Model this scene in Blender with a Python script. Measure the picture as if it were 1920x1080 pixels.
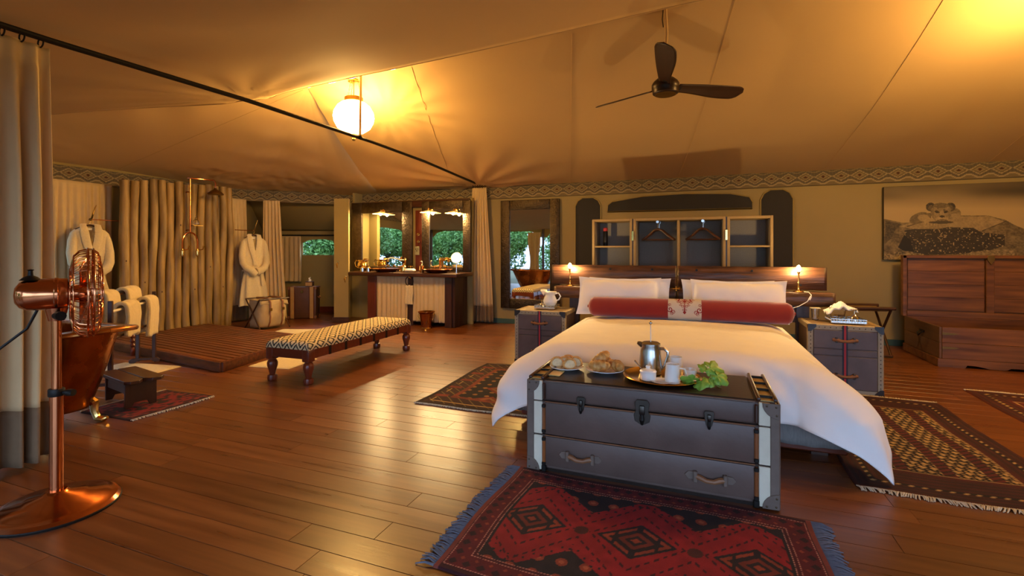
import bpy, bmesh, math, random
import numpy as np
from mathutils import Vector, Matrix, noise
random.seed(7); rng = np.random.default_rng(7)
PI = math.pi
scene = bpy.context.scene
for o in list(bpy.data.objects): bpy.data.objects.remove(o)
col = scene.collection

# ---------------------------------------------------------------- camera
cam = bpy.data.cameras.new('camera'); camo = bpy.data.objects.new('camera', cam); col.objects.link(camo)
cam.sensor_width = 36.0; cam.lens = 907/1920*36.0; cam.shift_y = -70/1920; cam.clip_start = 0.05; cam.clip_end = 200
camo.location = (0, 0, 1.4); camo.rotation_euler = (PI/2, 0, math.radians(21))
scene.camera = camo
scene.view_settings.view_transform = 'Standard'; scene.view_settings.look = 'None'
scene.view_settings.gamma = 1.0; scene.view_settings.use_curve_mapping = False
scene.view_settings.exposure = 0.10

# ---------------------------------------------------------------- sky (dusk daylight outside the tent)
w = bpy.data.worlds.new('world'); scene.world = w; w.use_nodes = True
bgn = w.node_tree.nodes['Background']
bgn.inputs[0].default_value = (0.46, 0.66, 1.0, 1); bgn.inputs[1].default_value = 5.4
WARM = (1.0, 0.59, 0.17)            # lamp light
GLOBE_W = 88.0; BED_W = 1050.0; VAN_W = 3600.0
WARM2 = (1.0, 0.68, 0.30)           # small clear bulbs

# ---------------------------------------------------------------- helpers
def s2l(c):
    if isinstance(c, str):
        c = [int(c[i:i+2], 16)/255 for i in (0, 2, 4)]
    return tuple((v/12.92 if v <= .04045 else ((v+.055)/1.055)**2.4) for v in c)
def nd(nt, t, **k):
    n = nt.nodes.new(t)
    for a, b in k.items(): setattr(n, a, b)
    return n
def M(name, c, rough=.6, metal=0.0, var=0.0, vs=6.0, stretch=(1, 1, 1), c2=None, bump=0.0, bs=60.0, bstretch=None,
      coat=0.0, trans=0.0, ior=1.45, emit=0.0, attr=None, rand=0.0, sheen=0.0, detail=4.0, rvar=0.0, spec=0.5, ecol=None):
    m = bpy.data.materials.new(name); m.use_nodes = True; nt = m.node_tree
    b = nt.nodes['Principled BSDF']; L = nt.links.new
    c = s2l(c); b.inputs['Base Color'].default_value = (*c, 1)
    b.inputs['Roughness'].default_value = rough; b.inputs['Metallic'].default_value = metal
    b.inputs['IOR'].default_value = ior; b.inputs['Coat Weight'].default_value = coat
    b.inputs['Transmission Weight'].default_value = trans; b.inputs['Sheen Weight'].default_value = sheen
    b.inputs['Specular IOR Level'].default_value = spec
    tc = nd(nt, 'ShaderNodeTexCoord')
    src = None
    if attr:
        a = nd(nt, 'ShaderNodeAttribute', attribute_name=attr); src = a.outputs['Color']
    off = None
    if rand:
        oi = nd(nt, 'ShaderNodeObjectInfo')
        cb = nd(nt, 'ShaderNodeCombineXYZ'); mu = nd(nt, 'ShaderNodeMath', operation='MULTIPLY'); mu.inputs[1].default_value = 37.0
        L(oi.outputs['Random'], mu.inputs[0]); L(mu.outputs[0], cb.inputs[0]); L(mu.outputs[0], cb.inputs[1]); off = cb.outputs[0]
    def coords(st):
        mp = nd(nt, 'ShaderNodeMapping'); mp.inputs['Scale'].default_value = st
        if off is not None:
            ad = nd(nt, 'ShaderNodeVectorMath', operation='ADD'); L(tc.outputs['Object'], ad.inputs[0]); L(off, ad.inputs[1]); L(ad.outputs[0], mp.inputs[0])
        else: L(tc.outputs['Object'], mp.inputs[0])
        return mp.outputs[0]
    if var or c2:
        n = nd(nt, 'ShaderNodeTexNoise'); n.inputs['Scale'].default_value = vs; n.inputs['Detail'].default_value = detail
        L(coords(stretch), n.inputs['Vector'])
        rp = nd(nt, 'ShaderNodeMapRange'); rp.inputs['From Min'].default_value = .3; rp.inputs['From Max'].default_value = .7
        L(n.outputs['Fac'], rp.inputs['Value'])
        mx = nd(nt, 'ShaderNodeMix', data_type='RGBA'); L(rp.outputs[0], mx.inputs[0])
        if c2: mx.inputs[6].default_value = (*s2l(c2), 1)
        elif src is None: mx.inputs[6].default_value = (*[v*(1-var) for v in c], 1)
        if src is not None:
            dk = nd(nt, 'ShaderNodeMix', data_type='RGBA', blend_type='MULTIPLY'); dk.inputs[0].default_value = 1
            L(src, dk.inputs[6]); dk.inputs[7].default_value = (1-var, 1-var, 1-var, 1); L(dk.outputs[2], mx.inputs[6]); L(src, mx.inputs[7])
        else: mx.inputs[7].default_value = (*c, 1)
        src = mx.outputs[2]
        if rvar:
            r2 = nd(nt, 'ShaderNodeMapRange'); r2.inputs['To Min'].default_value = rough-rvar; r2.inputs['To Max'].default_value = rough+rvar
            L(n.outputs['Fac'], r2.inputs['Value']); L(r2.outputs[0], b.inputs['Roughness'])
    if rand and src is not None:
        hv = nd(nt, 'ShaderNodeHueSaturation'); r3 = nd(nt, 'ShaderNodeMapRange')
        r3.inputs['To Min'].default_value = 1-rand; r3.inputs['To Max'].default_value = 1+rand
        L(oi.outputs['Random'], r3.inputs['Value']); L(r3.outputs[0], hv.inputs['Value']); L(src, hv.inputs['Color']); src = hv.outputs[0]
    if src is not None: L(src, b.inputs['Base Color'])
    if bump:
        n2 = nd(nt, 'ShaderNodeTexNoise'); n2.inputs['Scale'].default_value = bs; n2.inputs['Detail'].default_value = 3
        L(coords(bstretch or stretch), n2.inputs['Vector'])
        bp = nd(nt, 'ShaderNodeBump'); bp.inputs['Strength'].default_value = bump; bp.inputs['Distance'].default_value = .01
        L(n2.outputs['Fac'], bp.inputs['Height']); L(bp.outputs[0], b.inputs['Normal'])
    if emit:
        b.inputs['Emission Color'].default_value = (*(ecol or WARM), 1); b.inputs['Emission Strength'].default_value = emit
    return m

class MB:
    """collects shapes; build() links them as ONE mesh object"""
    def __init__(s): s.bm = bmesh.new()
    def box(s, c, d, rz=0, bev=0.0, rx=0, ry=0, seg=1, taper=None):
        r = bmesh.ops.create_cube(s.bm, size=1); vs = r['verts']
        for v in vs:
            v.co = Vector((v.co.x*d[0], v.co.y*d[1], v.co.z*d[2]))
            if taper and v.co.z > 0: v.co.x *= taper; v.co.y *= taper
        if bev:
            es = list({e for v in vs for e in v.link_edges})
            g = bmesh.ops.bevel(s.bm, geom=es, offset=bev, segments=seg, affect='EDGES', profile=.5)
            vs = list({v for f in g['faces'] for v in f.verts} | {v for v in vs if v.is_valid})
        mt = Matrix.Translation(c) @ Matrix.Rotation(rz, 4, 'Z') @ Matrix.Rotation(ry, 4, 'Y') @ Matrix.Rotation(rx, 4, 'X')
        bmesh.ops.transform(s.bm, matrix=mt, verts=vs); return s
    def tube(s, pts, r, seg=8, cap=True):
        pts = [Vector(p) for p in pts]; n = len(pts)
        rs = list(r) if hasattr(r, '__len__') else [r]*n
        rings = []; ref = None
        for i, p in enumerate(pts):
            t = (pts[min(i+1, n-1)]-pts[max(i-1, 0)])
            if t.length < 1e-9: t = Vector((0, 0, 1))
            t.normalize()
            if ref is None:
                ref = Vector((0, 0, 1)) if abs(t.z) < .9 else Vector((1, 0, 0))
            u = ref - t*ref.dot(t)
            if u.length < 1e-6: u = t.orthogonal()
            u.normalize(); v = t.cross(u); ref = u
            rings.append([s.bm.verts.new(p+(u*math.cos(a)+v*math.sin(a))*rs[i]) for a in [2*PI*k/seg for k in range(seg)]])
        for a, b in zip(rings, rings[1:]):
            for k in range(seg): s.bm.faces.new((a[k], a[(k+1) % seg], b[(k+1) % seg], b[k]))
        if cap:
            s.bm.faces.new(rings[0][::-1]); s.bm.faces.new(rings[-1])
        return s
    def cyl(s, p0, p1, r0, r1=None, seg=16): return s.tube([p0, p1], [r0, r0 if r1 is None else r1], seg)
    def lathe(s, prof, c=(0, 0, 0), seg=24, sx=1, sy=1, mat=None, flute=0, fl_n=0):
        c = Vector(c); rings = []
        for (r, z) in prof:
            ring = []
            for k in range(seg):
                a = 2*PI*k/seg; rr = r*(1+flute*abs(math.sin(a*fl_n/2))) if fl_n else r
                p = Vector((rr*math.cos(a)*sx, rr*math.sin(a)*sy, z))
                if mat: p = mat @ p
                ring.append(s.bm.verts.new(p+c))
            rings.append(ring)
        for a, b in zip(rings, rings[1:]):
            for k in range(seg): s.bm.faces.new((a[k], a[(k+1) % seg], b[(k+1) % seg], b[k]))
        if prof[0][0] > 1e-4: s.bm.faces.new(rings[0][::-1])
        if prof[-1][0] > 1e-4: s.bm.faces.new(rings[-1])
        return s
    def ball(s, c, r, seg=12, sc=(1, 1, 1)):
        g = bmesh.ops.create_uvsphere(s.bm, u_segments=seg, v_segments=max(6, seg//2), radius=r)
        for v in g['verts']: v.co = Vector((v.co.x*sc[0], v.co.y*sc[1], v.co.z*sc[2]))+Vector(c)
        return s
    def prism(s, poly, o, u, v, d):
        """polygon (a,b) in the plane o+a*u+b*v, extruded by vector d"""
        o, u, v, d = Vector(o), Vector(u), Vector(v), Vector(d)
        A = [s.bm.verts.new(o+u*a+v*b) for a, b in poly]; B = [s.bm.verts.new(x.co+d) for x in A]
        s.bm.faces.new(A[::-1]); s.bm.faces.new(B); n = len(A)
        for i in range(n): s.bm.faces.new((A[i], A[(i+1) % n], B[(i+1) % n], B[i]))
        return s
    def build(s, name, m, parent=None, smooth=True, ang=35, loc=None, bev=0.0):
        bmesh.ops.remove_doubles(s.bm, verts=s.bm.verts, dist=1e-6)
        bmesh.ops.recalc_face_normals(s.bm, faces=s.bm.faces)
        me = bpy.data.meshes.new(name); s.bm.to_mesh(me); s.bm.free()
        return link(name, me, m, parent, smooth, ang, loc, bev)
def link(name, me, m, parent=None, smooth=True, ang=35, loc=None, bev=0.0):
    if m is not None and not me.materials: me.materials.append(m)
    o = bpy.data.objects.new(name, me); col.objects.link(o)
    if parent is not None: o.parent = parent
    if loc: o.location = loc
    if smooth:
        me.shade_smooth()
        if ang is not None:
            try: me.set_sharp_from_angle(angle=math.radians(ang))
            except Exception: pass
    if bev:
        b = o.modifiers.new('bevel', 'BEVEL'); b.width = bev; b.segments = 2; b.limit_method = 'ANGLE'
    return o
def grid(name, P, m, parent=None, cols=None, solid=0.0, wrap=False, smooth=True, loc=None, sub=0):
    """P: (n,m,3) array of points -> one mesh; cols (n,m,3) linear colours"""
    n, k = P.shape[:2]
    idx = np.arange(n*k).reshape(n, k)
    if wrap: idx = np.concatenate([idx, idx[:, :1]], 1)
    q = np.stack([idx[:-1, :-1], idx[1:, :-1], idx[1:, 1:], idx[:-1, 1:]], -1).reshape(-1, 4)
    me = bpy.data.meshes.new(name); me.vertices.add(n*k); me.vertices.foreach_set('co', P.reshape(-1).astype(np.float32))
    me.loops.add(q.size); me.loops.foreach_set('vertex_index', q.reshape(-1).astype(np.int32))
    me.polygons.add(len(q)); me.polygons.foreach_set('loop_start', np.arange(0, q.size, 4, dtype=np.int32))
    me.update(calc_edges=True); me.validate()
    if cols is not None:
        a = me.color_attributes.new('Col', 'FLOAT_COLOR', 'POINT')
        a.data.foreach_set('color', np.concatenate([cols.reshape(-1, 3), np.ones((n*k, 1))], 1).reshape(-1).astype(np.float32))
    o = link(name, me, m, parent, smooth, None, loc)
    if solid:
        sm = o.modifiers.new('thickness', 'SOLIDIFY'); sm.thickness = abs(solid); sm.offset = -1 if solid > 0 else 1
    if sub:
        ss = o.modifiers.new('sub', 'SUBSURF'); ss.levels = sub; ss.render_levels = sub
    return o
def tag(o, label=None, cat=None, group=None, kind=None):
    if label: o['label'] = label
    if cat: o['category'] = cat
    if group: o['group'] = group
    if kind: o['kind'] = kind
    return o
def thing(name, label, cat, loc=(0, 0, 0), rz=0, group=None):
    o = bpy.data.objects.new(name, None); col.objects.link(o); o.empty_display_size = .1
    o.location = loc; o.rotation_euler = (0, 0, rz); return tag(o, label, cat, group)
def struct(o): o['kind'] = 'structure'; return o
def copy_tree(o, parent=None):
    c = o.copy(); col.objects.link(c)
    if parent is not None: c.parent = parent
    for ch in list(o.children): copy_tree(ch, c)
    return c
def vnoise(x, y, s=1.0, z=0.0):
    return noise.noise(Vector((x*s, y*s, z)))
def np_noise(shape, cells, seed=0):
    """smooth value noise on a grid"""
    r = np.random.default_rng(seed); g = r.random((cells[0]+2, cells[1]+2))
    a = np.linspace(0, cells[0], shape[0]); b = np.linspace(0, cells[1], shape[1])
    i = np.floor(a).astype(int); j = np.floor(b).astype(int); fa = (a-i)[:, None]; fb = (b-j)[None]
    fa = fa*fa*(3-2*fa); fb = fb*fb*(3-2*fb)
    G = lambda p, q: g[np.ix_(np.minimum(i+p, cells[0]+1), np.minimum(j+q, cells[1]+1))]
    return (G(0, 0)*(1-fa)+G(1, 0)*fa)*(1-fb)+(G(0, 1)*(1-fa)+G(1, 1)*fa)*fb

# ---------------------------------------------------------------- materials
canvas = M('canvas', '9a875a', .85, var=.10, vs=1.2, bump=.12, bs=300)
canvas_roof = M('canvas_roof', 'ccab7a', .8, var=.06, vs=.8, bump=.1, bs=280)
canvas_olive = M('canvas_olive', '96824f', .85, var=.12, vs=1.5, bump=.12, bs=300)
linen = M('curtain_linen', 'cfb586', .85, var=.06, vs=8, bump=.12, bs=220)
linen_brown = M('curtain_hem', '7d6448', .85, var=.10, vs=20, bump=.15, bs=260)
white_cot = M('white_cotton', 'f4f2f0', .75, var=.03, vs=5, bump=.10, bs=40)
terry = M('terry_towel', 'ddc898', .95, var=.10, vs=40, bump=.6, bs=140, sheen=.3)
mesh_dark = M('window_mesh', '2c2721', .75, var=.25, vs=90)
plank_m = M('floor_plank', '7b4924', .30, var=.25, vs=2.2, stretch=(.5, 7, 7), c2='5f3317', rand=.22, bump=.03, bs=9, bstretch=(.6, 9, 9), rvar=.07, detail=2.0, spec=.55)
plank_far = M('floor_plank_far', '8a4a22', .30, var=.25, vs=2.2, stretch=(.5, 7, 7), attr='Col', bump=.05, bs=9, bstretch=(.6, 9, 9), rvar=.09, spec=.55)
dark_sub = M('subfloor', '150a05', .9)
log_m = M('log_wood', 'b08f52', .48, var=.3, vs=3, stretch=(3, 3, .5), c2='715628', bump=.4, bs=6, bstretch=(3, 3, .6), rand=.14)
darkwood = M('dark_wood', '452716', .35, var=.4, vs=5, stretch=(5, 5, .6), bump=.1, bs=10, bstretch=(6, 6, .8))
darkwood_x = M('dark_wood_lengthwise', '4c2b19', .35, var=.45, vs=5, stretch=(.6, 5, 5), bump=.15, bs=10, bstretch=(.7, 6, 6))
redwood = M('red_wood', '6a2d17', .3, var=.35, vs=4, stretch=(.6, 6, 6), bump=.06, bs=10, bstretch=(.6, 6, 6))
redwood_z = M('red_wood_upright', '6a2d17', .3, var=.35, vs=4, stretch=(6, 6, .6))
deck_m = M('deck_slat', '7a421f', .38, var=.3, vs=4, stretch=(.6, 6, 6), c2='4b2510', rand=.15)
chest_m = M('chest_wood', '875425', .42, var=.3, vs=3, stretch=(.5, 6, 6), c2='563010', bump=.06, bs=8, bstretch=(.6, 7, 7), rand=.08)
sleeper_m = M('sleeper_wood', '6b4630', .38, var=.4, vs=4, stretch=(.5, 6, 6), c2='33211a', bump=.8, bs=9, bstretch=(.6, 5, 5), rvar=.12)
copper = M('copper', 'd98a5c', .16, 1.0, var=.12, vs=5, rvar=.05)
copper_old = M('copper_aged', 'c08046', .27, 1.0, var=.35, vs=4, c2='8f5526', bump=.08, bs=14, rvar=.08)
brass = M('brass', 'e8c274', .17, 1.0, var=.1, vs=9)
brass_dull = M('brass_dull', '8d6f3b', .38, 1.0, var=.2, vs=12)
silver = M('silver', 'd6d3cc', .14, 1.0)
steel = M('steel_brushed', 'b5b3ae', .24, 1.0)
iron = M('black_iron', '1a1613', .5, .4)
fanwood = M('fan_blade_wood', '3a2013', .38, var=.35, vs=5, stretch=(1, 6, 6))
mirror_m = M('mirror_glass', 'eef0ee', .015, 1.0)
hammered = M('hammered_metal_frame', '4d4030', .42, .8, var=.45, vs=16, bump=1.0, bs=34, rvar=.08)
leather = M('grey_brown_leather', '624e46', .42, var=.28, vs=5, bump=.12, bs=30, rvar=.07)
leather_ns = M('mauve_leather', '6a5650', .45, var=.25, vs=7, bump=.1, bs=40, rvar=.05)
leather_tan = M('tan_leather', '8a5b39', .5, var=.25, vs=12, bump=.1, bs=60)
leather_trim = M('leather_trim', '6e5d52', .55, var=.2, vs=14, bump=.1, bs=50)
leather_dark = M('dark_leather_top', '2c211b', .33, var=.3, vs=6, bump=.08, bs=40)
cream = M('cream_canvas', 'd8cfb8', .7, var=.08, vs=16, bump=.1, bs=160)
khaki_trim = M('khaki_trim', 'a8977a', .6, var=.12, vs=20)
red_m = M('red_webbing', 'b2353a', .7)
navy = M('navy_webbing', '33323e', .7)
rivet_m = M('rivet', '5a4a3a', .35, .9)
ceramic = M('white_ceramic', 'f0eee8', .15, coat=.4)
red_velvet = M('red_velvet', '8f1d19', .9, var=.12, vs=7, sheen=.5, bump=.08, bs=120)
skirt_m = M('grey_linen_skirt', '8b8783', .85, var=.18, vs=120, stretch=(1, 1, .2), bump=.15, bs=200)
glass_m = M('clear_glass', 'ffffff', .02, trans=1.0, spec=.5)
bread = M('croissant_crust', 'b06f2a', .5, var=.5, vs=34, c2='e0b06a', bump=.3, bs=60)
bread_in = M('bread_crumb', 'e8d2a4', .85, var=.2, vs=60, bump=.4, bs=90)
leaf_m = M('green_leaf', '6a9a34', .45, var=.25, vs=18, c2='9bbd4e')
stem_m = M('leaf_stem', '7d9a44', .5)
khaki_box = M('khaki_edge', '93784e', .7, var=.12, vs=14)
liner = M('grey_lining', '857c70', .85, var=.1, vs=60)
cord_m = M('black_cord', '120f0d', .5)
fringe_blue = M('fringe_blue_grey', '686b78', .95, var=.2, vs=60)
fringe_cream = M('fringe_cream', 'cfc0a4', .95, var=.15, vs=60)
print_m = M('print', '808080', .6, attr='Col')
rug_m = M('rug_pile', '808080', .95, attr='Col', var=.22, vs=240, bump=.5, bs=420, sheen=.0)
patt_m = M('woven_pattern', '808080', .85, attr='Col', var=.12, vs=200, bump=.15, bs=260)
teal = M('teal_skirting', '37544f', .6)
plastic = M('outlet_plate', '8d8a6a', .5)
mat_cream = M('bath_mat', 'd9c9a4', .95, var=.12, vs=50, bump=.6, bs=150)

# ================================================================ STRUCTURE
# ---- floor of separate boards running along the back wall
fl = struct(MB().box((-1.9, 3.9, -.065), (14.4, 12.2, .07)).build('floor', dark_sub, smooth=False))
RW = .158; planks = []
yy = -2.0; ri = 0
while yy < 9.9:
    x = -9.6 + random.random()*-1.2
    while x < 5.2:
        ln = random.choice((1.5, 1.9, 2.3, 2.7)); planks.append((x, yy, ln)); x += ln
    yy += RW; ri += 1
PM = {}
for ln in (1.5, 1.9, 2.3, 2.7):
    mb = MB(); mb.box((ln/2, RW/2, -.014), (ln-.002, RW-.0028, .028), bev=.001)
    mb.bm.normal_update(); me = bpy.data.meshes.new('plank'); mb.bm.to_mesh(me); mb.bm.free(); me.materials.append(plank_m); PM[ln] = me
cF, sF = math.cos(math.radians(21)), math.sin(math.radians(21))
def pscore(p):
    X, Y = p[0]+p[2]/2, p[1]
    z = -X*sF+Y*cF; l = X*cF+Y*sF
    if z < 1.2 or abs(l) > 1.15*z+1.0: return -1
    return 1/z
order = sorted(range(len(planks)), key=lambda i: -pscore(planks[i]))
near = set(order[:298])
for i in order[:298]:
    x, y, ln = planks[i]; o = bpy.data.objects.new('plank', PM[ln]); col.objects.link(o); o.parent = fl; o.location = (x, y, 0)
V, Fc, Cc = [], [], []
for i, (x, y, ln) in enumerate(planks):
    if i in near: continue
    b = len(V); x1, y1 = x+ln-.003, y+RW-.004
    for z in (0, -.028): V += [(x, y, z), (x1, y, z), (x1, y1, z), (x, y1, z)]
    Fc += [(b, b+1, b+2, b+3), (b, b+4, b+5, b+1), (b+1, b+5, b+6, b+2), (b+2, b+6, b+7, b+3), (b+3, b+7, b+4, b)]
    k = random.uniform(.75, 1.2); Cc += [(*[v*k for v in s2l('6f4120')], 1)]*8
me = bpy.data.meshes.new('plank_rest'); me.from_pydata(V, [], Fc); a = me.color_attributes.new('Col', 'FLOAT_COLOR', 'POINT')
a.data.foreach_set('color', np.array(Cc, np.float32).reshape(-1))
tag(link('remaining_planks', me, plank_far, fl, smooth=False), kind='stuff')

# ---- tent roof
EAVE = 2.63; RY = 5.2; NS = .19; HY0 = RY-1.01/NS; apex = np.array((-5.0, RY, 3.64))
rz = lambda x: 3.64+.050*(x+5)
def patch(fn, n, m):
    P = np.zeros((n, m, 3))
    for i in range(n):
        for j in range(m): P[i, j] = fn(i/(n-1), j/(m-1))
    return P
def lerp(a, b, t): return np.array(a)*(1-t)+np.array(b)*t
def folds(x, y, cx, cy, amp, n, R):
    d = math.hypot(x-cx, y-cy); a = math.atan2(y-cy, x-cx)
    return amp*math.sin(a*n+1.3*vnoise(x, y, 1.1))*math.exp(-(d/R)**2)*min(1, d/.25)
def far_slope(u, v):
    top = np.array((-5+10.3*u, RY, rz(-5+10.3*u))); bot = np.array((-6.4+11.7*u, 8.68, EAVE))
    p = lerp(top, bot, v*1.03); s = math.sin(PI*min(1, v*1.03))
    p[2] += -.13*s*(.55+.45*abs(math.sin(PI*(u*4.6+.3)))) + folds(p[0], p[1], -4.0, 8.5, .03, 15, 1.5) + .012*s*vnoise(p[0], p[1], 1.5) + folds(p[0], p[1], -4.2, 5.9, .012, 16, 1.4)
    return p
ceil = struct(grid('ceiling', patch(far_slope, 220, 60), canvas_roof))
def gore(a, b, sag, seed):
    def f(u, v):
        base = lerp(a, b, u); p = lerp(apex, base, v); s = math.sin(PI*v)*math.sin(PI*u)
        p[2] -= sag*s + .02*s*vnoise(p[0], p[1], 2.2, seed); return p
    return f
W0 = (-8.6, HY0, EAVE); W1 = (-8.72, 4.9, EAVE+.02)
per_pts = [W0, W1, (-8.6, 6.5, EAVE), (-8.56, 7.0, EAVE), (-8.38, 7.45, EAVE), (-7.95, 8.0, EAVE), (-7.5, 8.42, EAVE), (-7.0, 8.64, EAVE), (-6.4, 8.68, EAVE)]
def end_cone(pts, sag, seed):
    cl = np.concatenate([[0], np.cumsum([np.linalg.norm(np.subtract(b, a)) for a, b in zip(pts, pts[1:])])])
    def f(u, v):
        base = np.array([np.interp(u*cl[-1], cl, [p[c] for p in pts]) for c in range(3)]); p = lerp(apex, base, v*1.07); s = math.sin(PI*min(1, v*1.07))*math.sin(PI*u)
        p[2] -= sag*s+.025*s*vnoise(p[0], p[1], 2.0, seed)+.03*math.sin(PI*u)*math.exp(-((v-.8)/.12)**2)*vnoise(p[0], p[1], 7, seed); return p
    return f
grid('roof_panel', patch(end_cone(per_pts[:2], -.05, 0), 40, 60), canvas_roof, ceil)
grid('roof_panel', patch(end_cone(per_pts[1:], .05, 1), 120, 60), canvas_roof, ceil)
def near_slope(u, v):
    Y = RY-6.9*v
    xl = -5-(RY-Y)*3.6/(RY-HY0) if Y > HY0 else -8.6
    X = xl+(5.3-xl)*u
    zr = rz(max(X, -5)) if X > -5 else 3.64
    d = RY-Y
    z = zr-NS*d
    if d > 4.2: z = zr-NS*4.2-(d-4.2)*.10
    s = math.sin(PI*min(1, d/4.6))
    s *= min(1, u*9)
    z += -.05*s*(.6+.4*math.sin(X*1.9+.5)**2)+.02*s*vnoise(X, Y, 1.2, 3)+folds(X, Y, -4.9, 4.9, .02, 18, 1.3)*min(1, u*9)
    return (X, Y, z)
grid('roof_panel', patch(near_slope, 150, 70), canvas_roof, ceil)
# seams of the roof cloth
def seam(pts, r=.006): return MB().tube(pts, r, 5).build('seam', canvas_roof, ceil)
for u in (.16, .36, .52, .70, .87): seam([Vector(far_slope(u, v))+Vector((0, 0, -.004)) for v in np.linspace(.01, .99, 24)], .003)
for a in (W1, (-6.4, 8.68, EAVE)): seam([lerp(apex, a, t)-np.array((0, 0, .001)) for t in np.linspace(.02, .99, 20)], .0025)
# lower front lining: hangs below the ridge, its free edge facing the back wall
EX = [-8.6, -7.18, -4.98, 5.3]
def lining(u, v):
    X = -8.6+13.9*u; Ye = np.interp(X, EX, [2.7, 3.41, 4.35, 4.35]); ze = np.interp(X, EX, [2.66, 3.03, 3.235, 3.79])
    Y = Ye+(-1.72-Ye)*v; d = Ye-Y; s = math.sin(PI*min(1, d/4.2))
    z = ze-.155*d-.04*s*(.5+.5*math.sin(X*1.7+.5)**2)+.02*s*vnoise(X, Y, 1.2, 3)+folds(X, Y, -4.98, 4.3, .02, 16, 1.1)-.012*abs(math.sin((X+.23)*PI/3.3))*(1-v)
    return (X, Y, max(z, 2.25))
tag(grid('front_lining', patch(lining, 170, 60), canvas_roof, ceil, solid=-.004), label='front roof lining with a free edge below the ridge')
MB().tube([Vector(lining(u, 0)) for u in np.linspace(0, 1, 120)], .008, 6).build('lining_hem', canvas_roof, ceil)
MB().tube([(x, RY, rz(x)+.02) for x in np.linspace(-5, 5.3, 8)], .022, 8).build('ridge_pole', canvas_roof, ceil)

# ---- walls (canvas)
T = .05
struct(MB().box(((-7.3+5.3)/2, 8.70, 1.30), (12.6, T, 2.72)).build('wall_back', canvas, smooth=False))
wl = MB()
wl.box((-8.63, 5.63, 1.32), (T, 3.16, 2.76)).box((-8.63, -.35, 1.32), (T, 2.7, 2.76)).box((-8.63, 2.525, .36), (T, 3.06, .84))
arch = [(0, 2.76), (0, 1.95), (.12, 2.12), (.45, 2.2), (1.5, 2.22), (2.6, 2.2), (2.93, 2.12), (3.05, 1.95), (3.05, 2.76)]
wl.prism(arch, (-8.655, 1.0, -.06), (0, 1, 0), (0, 0, 1), (T, 0, 0))
struct(wl.build('wall_left', canvas_olive, smooth=False))
struct(MB().box((5.33, 3.55, 1.9), (T, 10.4, 4.0)).build('wall_right', canvas, smooth=False))
# front of the tent behind the camera: open bays between posts under an arched canvas header
wf = MB()
bays = [(-8.6, -5.9), (-5.9, -3.2), (-3.2, -.5), (-.5, 2.3), (2.3, 5.3)]
for a, b in bays:
    L_ = b-a; top = 2.9
    poly = [(0, top), (0, 1.95), (.16, 1.95), (.3, 2.12), (.6, 2.2), (L_-.6, 2.2), (L_-.3, 2.12), (L_-.16, 1.95), (L_, 1.95), (L_, top)]
    wf.prism(poly, (a, -1.72, 0), (1, 0, 0), (0, 0, 1), (0, .04, 0))
struct(wf.build('wall_front', canvas_olive, smooth=False))
for i, x in enumerate((-8.52, -5.9, -3.2, -.5, 2.3, 5.22)):
    o = MB().cyl((0, 0, 0), (0, 0, 2.75), .055, .05, 12).build('tent_post', darkwood, loc=(x, -1.66, 0)); tag(o, 'dark wooden tent post along the open front', 'post', 'front tent posts')
# alcove beyond the cut-off corner
aw = MB()
R_ = Vector((.934, .358, 0)); F_ = Vector((-.358, .934, 0))
A0 = Vector((-9.3, 8.26, 0)); L_ = 2.6; s0, s1 = .94, 1.72
aw.prism([(0, 0), (L_, 0), (L_, 1.30), (0, 1.30)], A0, R_, (0, 0, 1), F_*.04)
aw.prism([(0, 1.30), (s0, 1.30), (s0, 1.85), (0, 1.85)], A0, R_, (0, 0, 1), F_*.04)
aw.prism([(s1, 1.30), (L_, 1.30), (L_, 1.85), (s1, 1.85)], A0, R_, (0, 0, 1), F_*.04)
aw.prism([(s0, 1.85), (s0, 1.58), (s0+.12, 1.635), (s0+.3, 1.66), (s1-.3, 1.66), (s1-.12, 1.635), (s1, 1.58), (s1, 1.85)], A0, R_, (0, 0, 1), F_*.04)
struct(aw.build('wall_alcove', canvas_olive, smooth=False))
def wallseg(name, a, b, z0, z1, m, th=.05):
    a, b = Vector((*a, 0)), Vector((*b, 0)); d = b-a; L2 = d.length
    mb = MB().box((0, 0, 0), (L2, th, z1-z0)); o = mb.build(name, m, smooth=False); o.location = (a+b)/2+Vector((0, 0, (z0+z1)/2)); o.rotation_euler.z = math.atan2(d.y, d.x); return struct(o)
wallseg('wall_alcove_side', (-8.62, 7.22), (-9.3, 8.26), 0, 2.62, canvas_olive)
wallseg('wall_alcove_return', (-6.88, 9.22), (-6.80, 8.36), 0, 2.62, canvas_olive)
wallseg('wall_corner', (-8.6, 7.2), (-7.3, 8.68), 2.41, 2.63, canvas_olive, .03)
wallseg('wall_pier', (-6.60, 7.56), (-6.34, 7.66), 0, 2.41, canvas_olive, .08)
wallseg('wall_pier_return', (-6.60, 7.60), (-6.84, 8.34), 0, 2.41, canvas_olive, .04)
q00, q10, q11, q01 = [np.array(c) for c in ((-8.66, 7.20, 2.60), (-7.16, 8.80, 2.60), (-6.78, 9.26, 1.84), (-9.36, 8.27, 1.84))]
struct(grid('ceiling_alcove', patch(lambda a, b: (q00*(1-a)+q10*a)*(1-b)+(q01*(1-a)+q11*a)*b-np.array((0, 0, .05))*math.sin(PI*a)*math.sin(PI*b), 20, 12), canvas_olive, solid=-.02))
# partition behind the wash stand
struct(MB().box((-5.42, 8.36, 1.205), (2.84, .05, 2.41)).build('wall_partition', canvas_olive, smooth=False))
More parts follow.
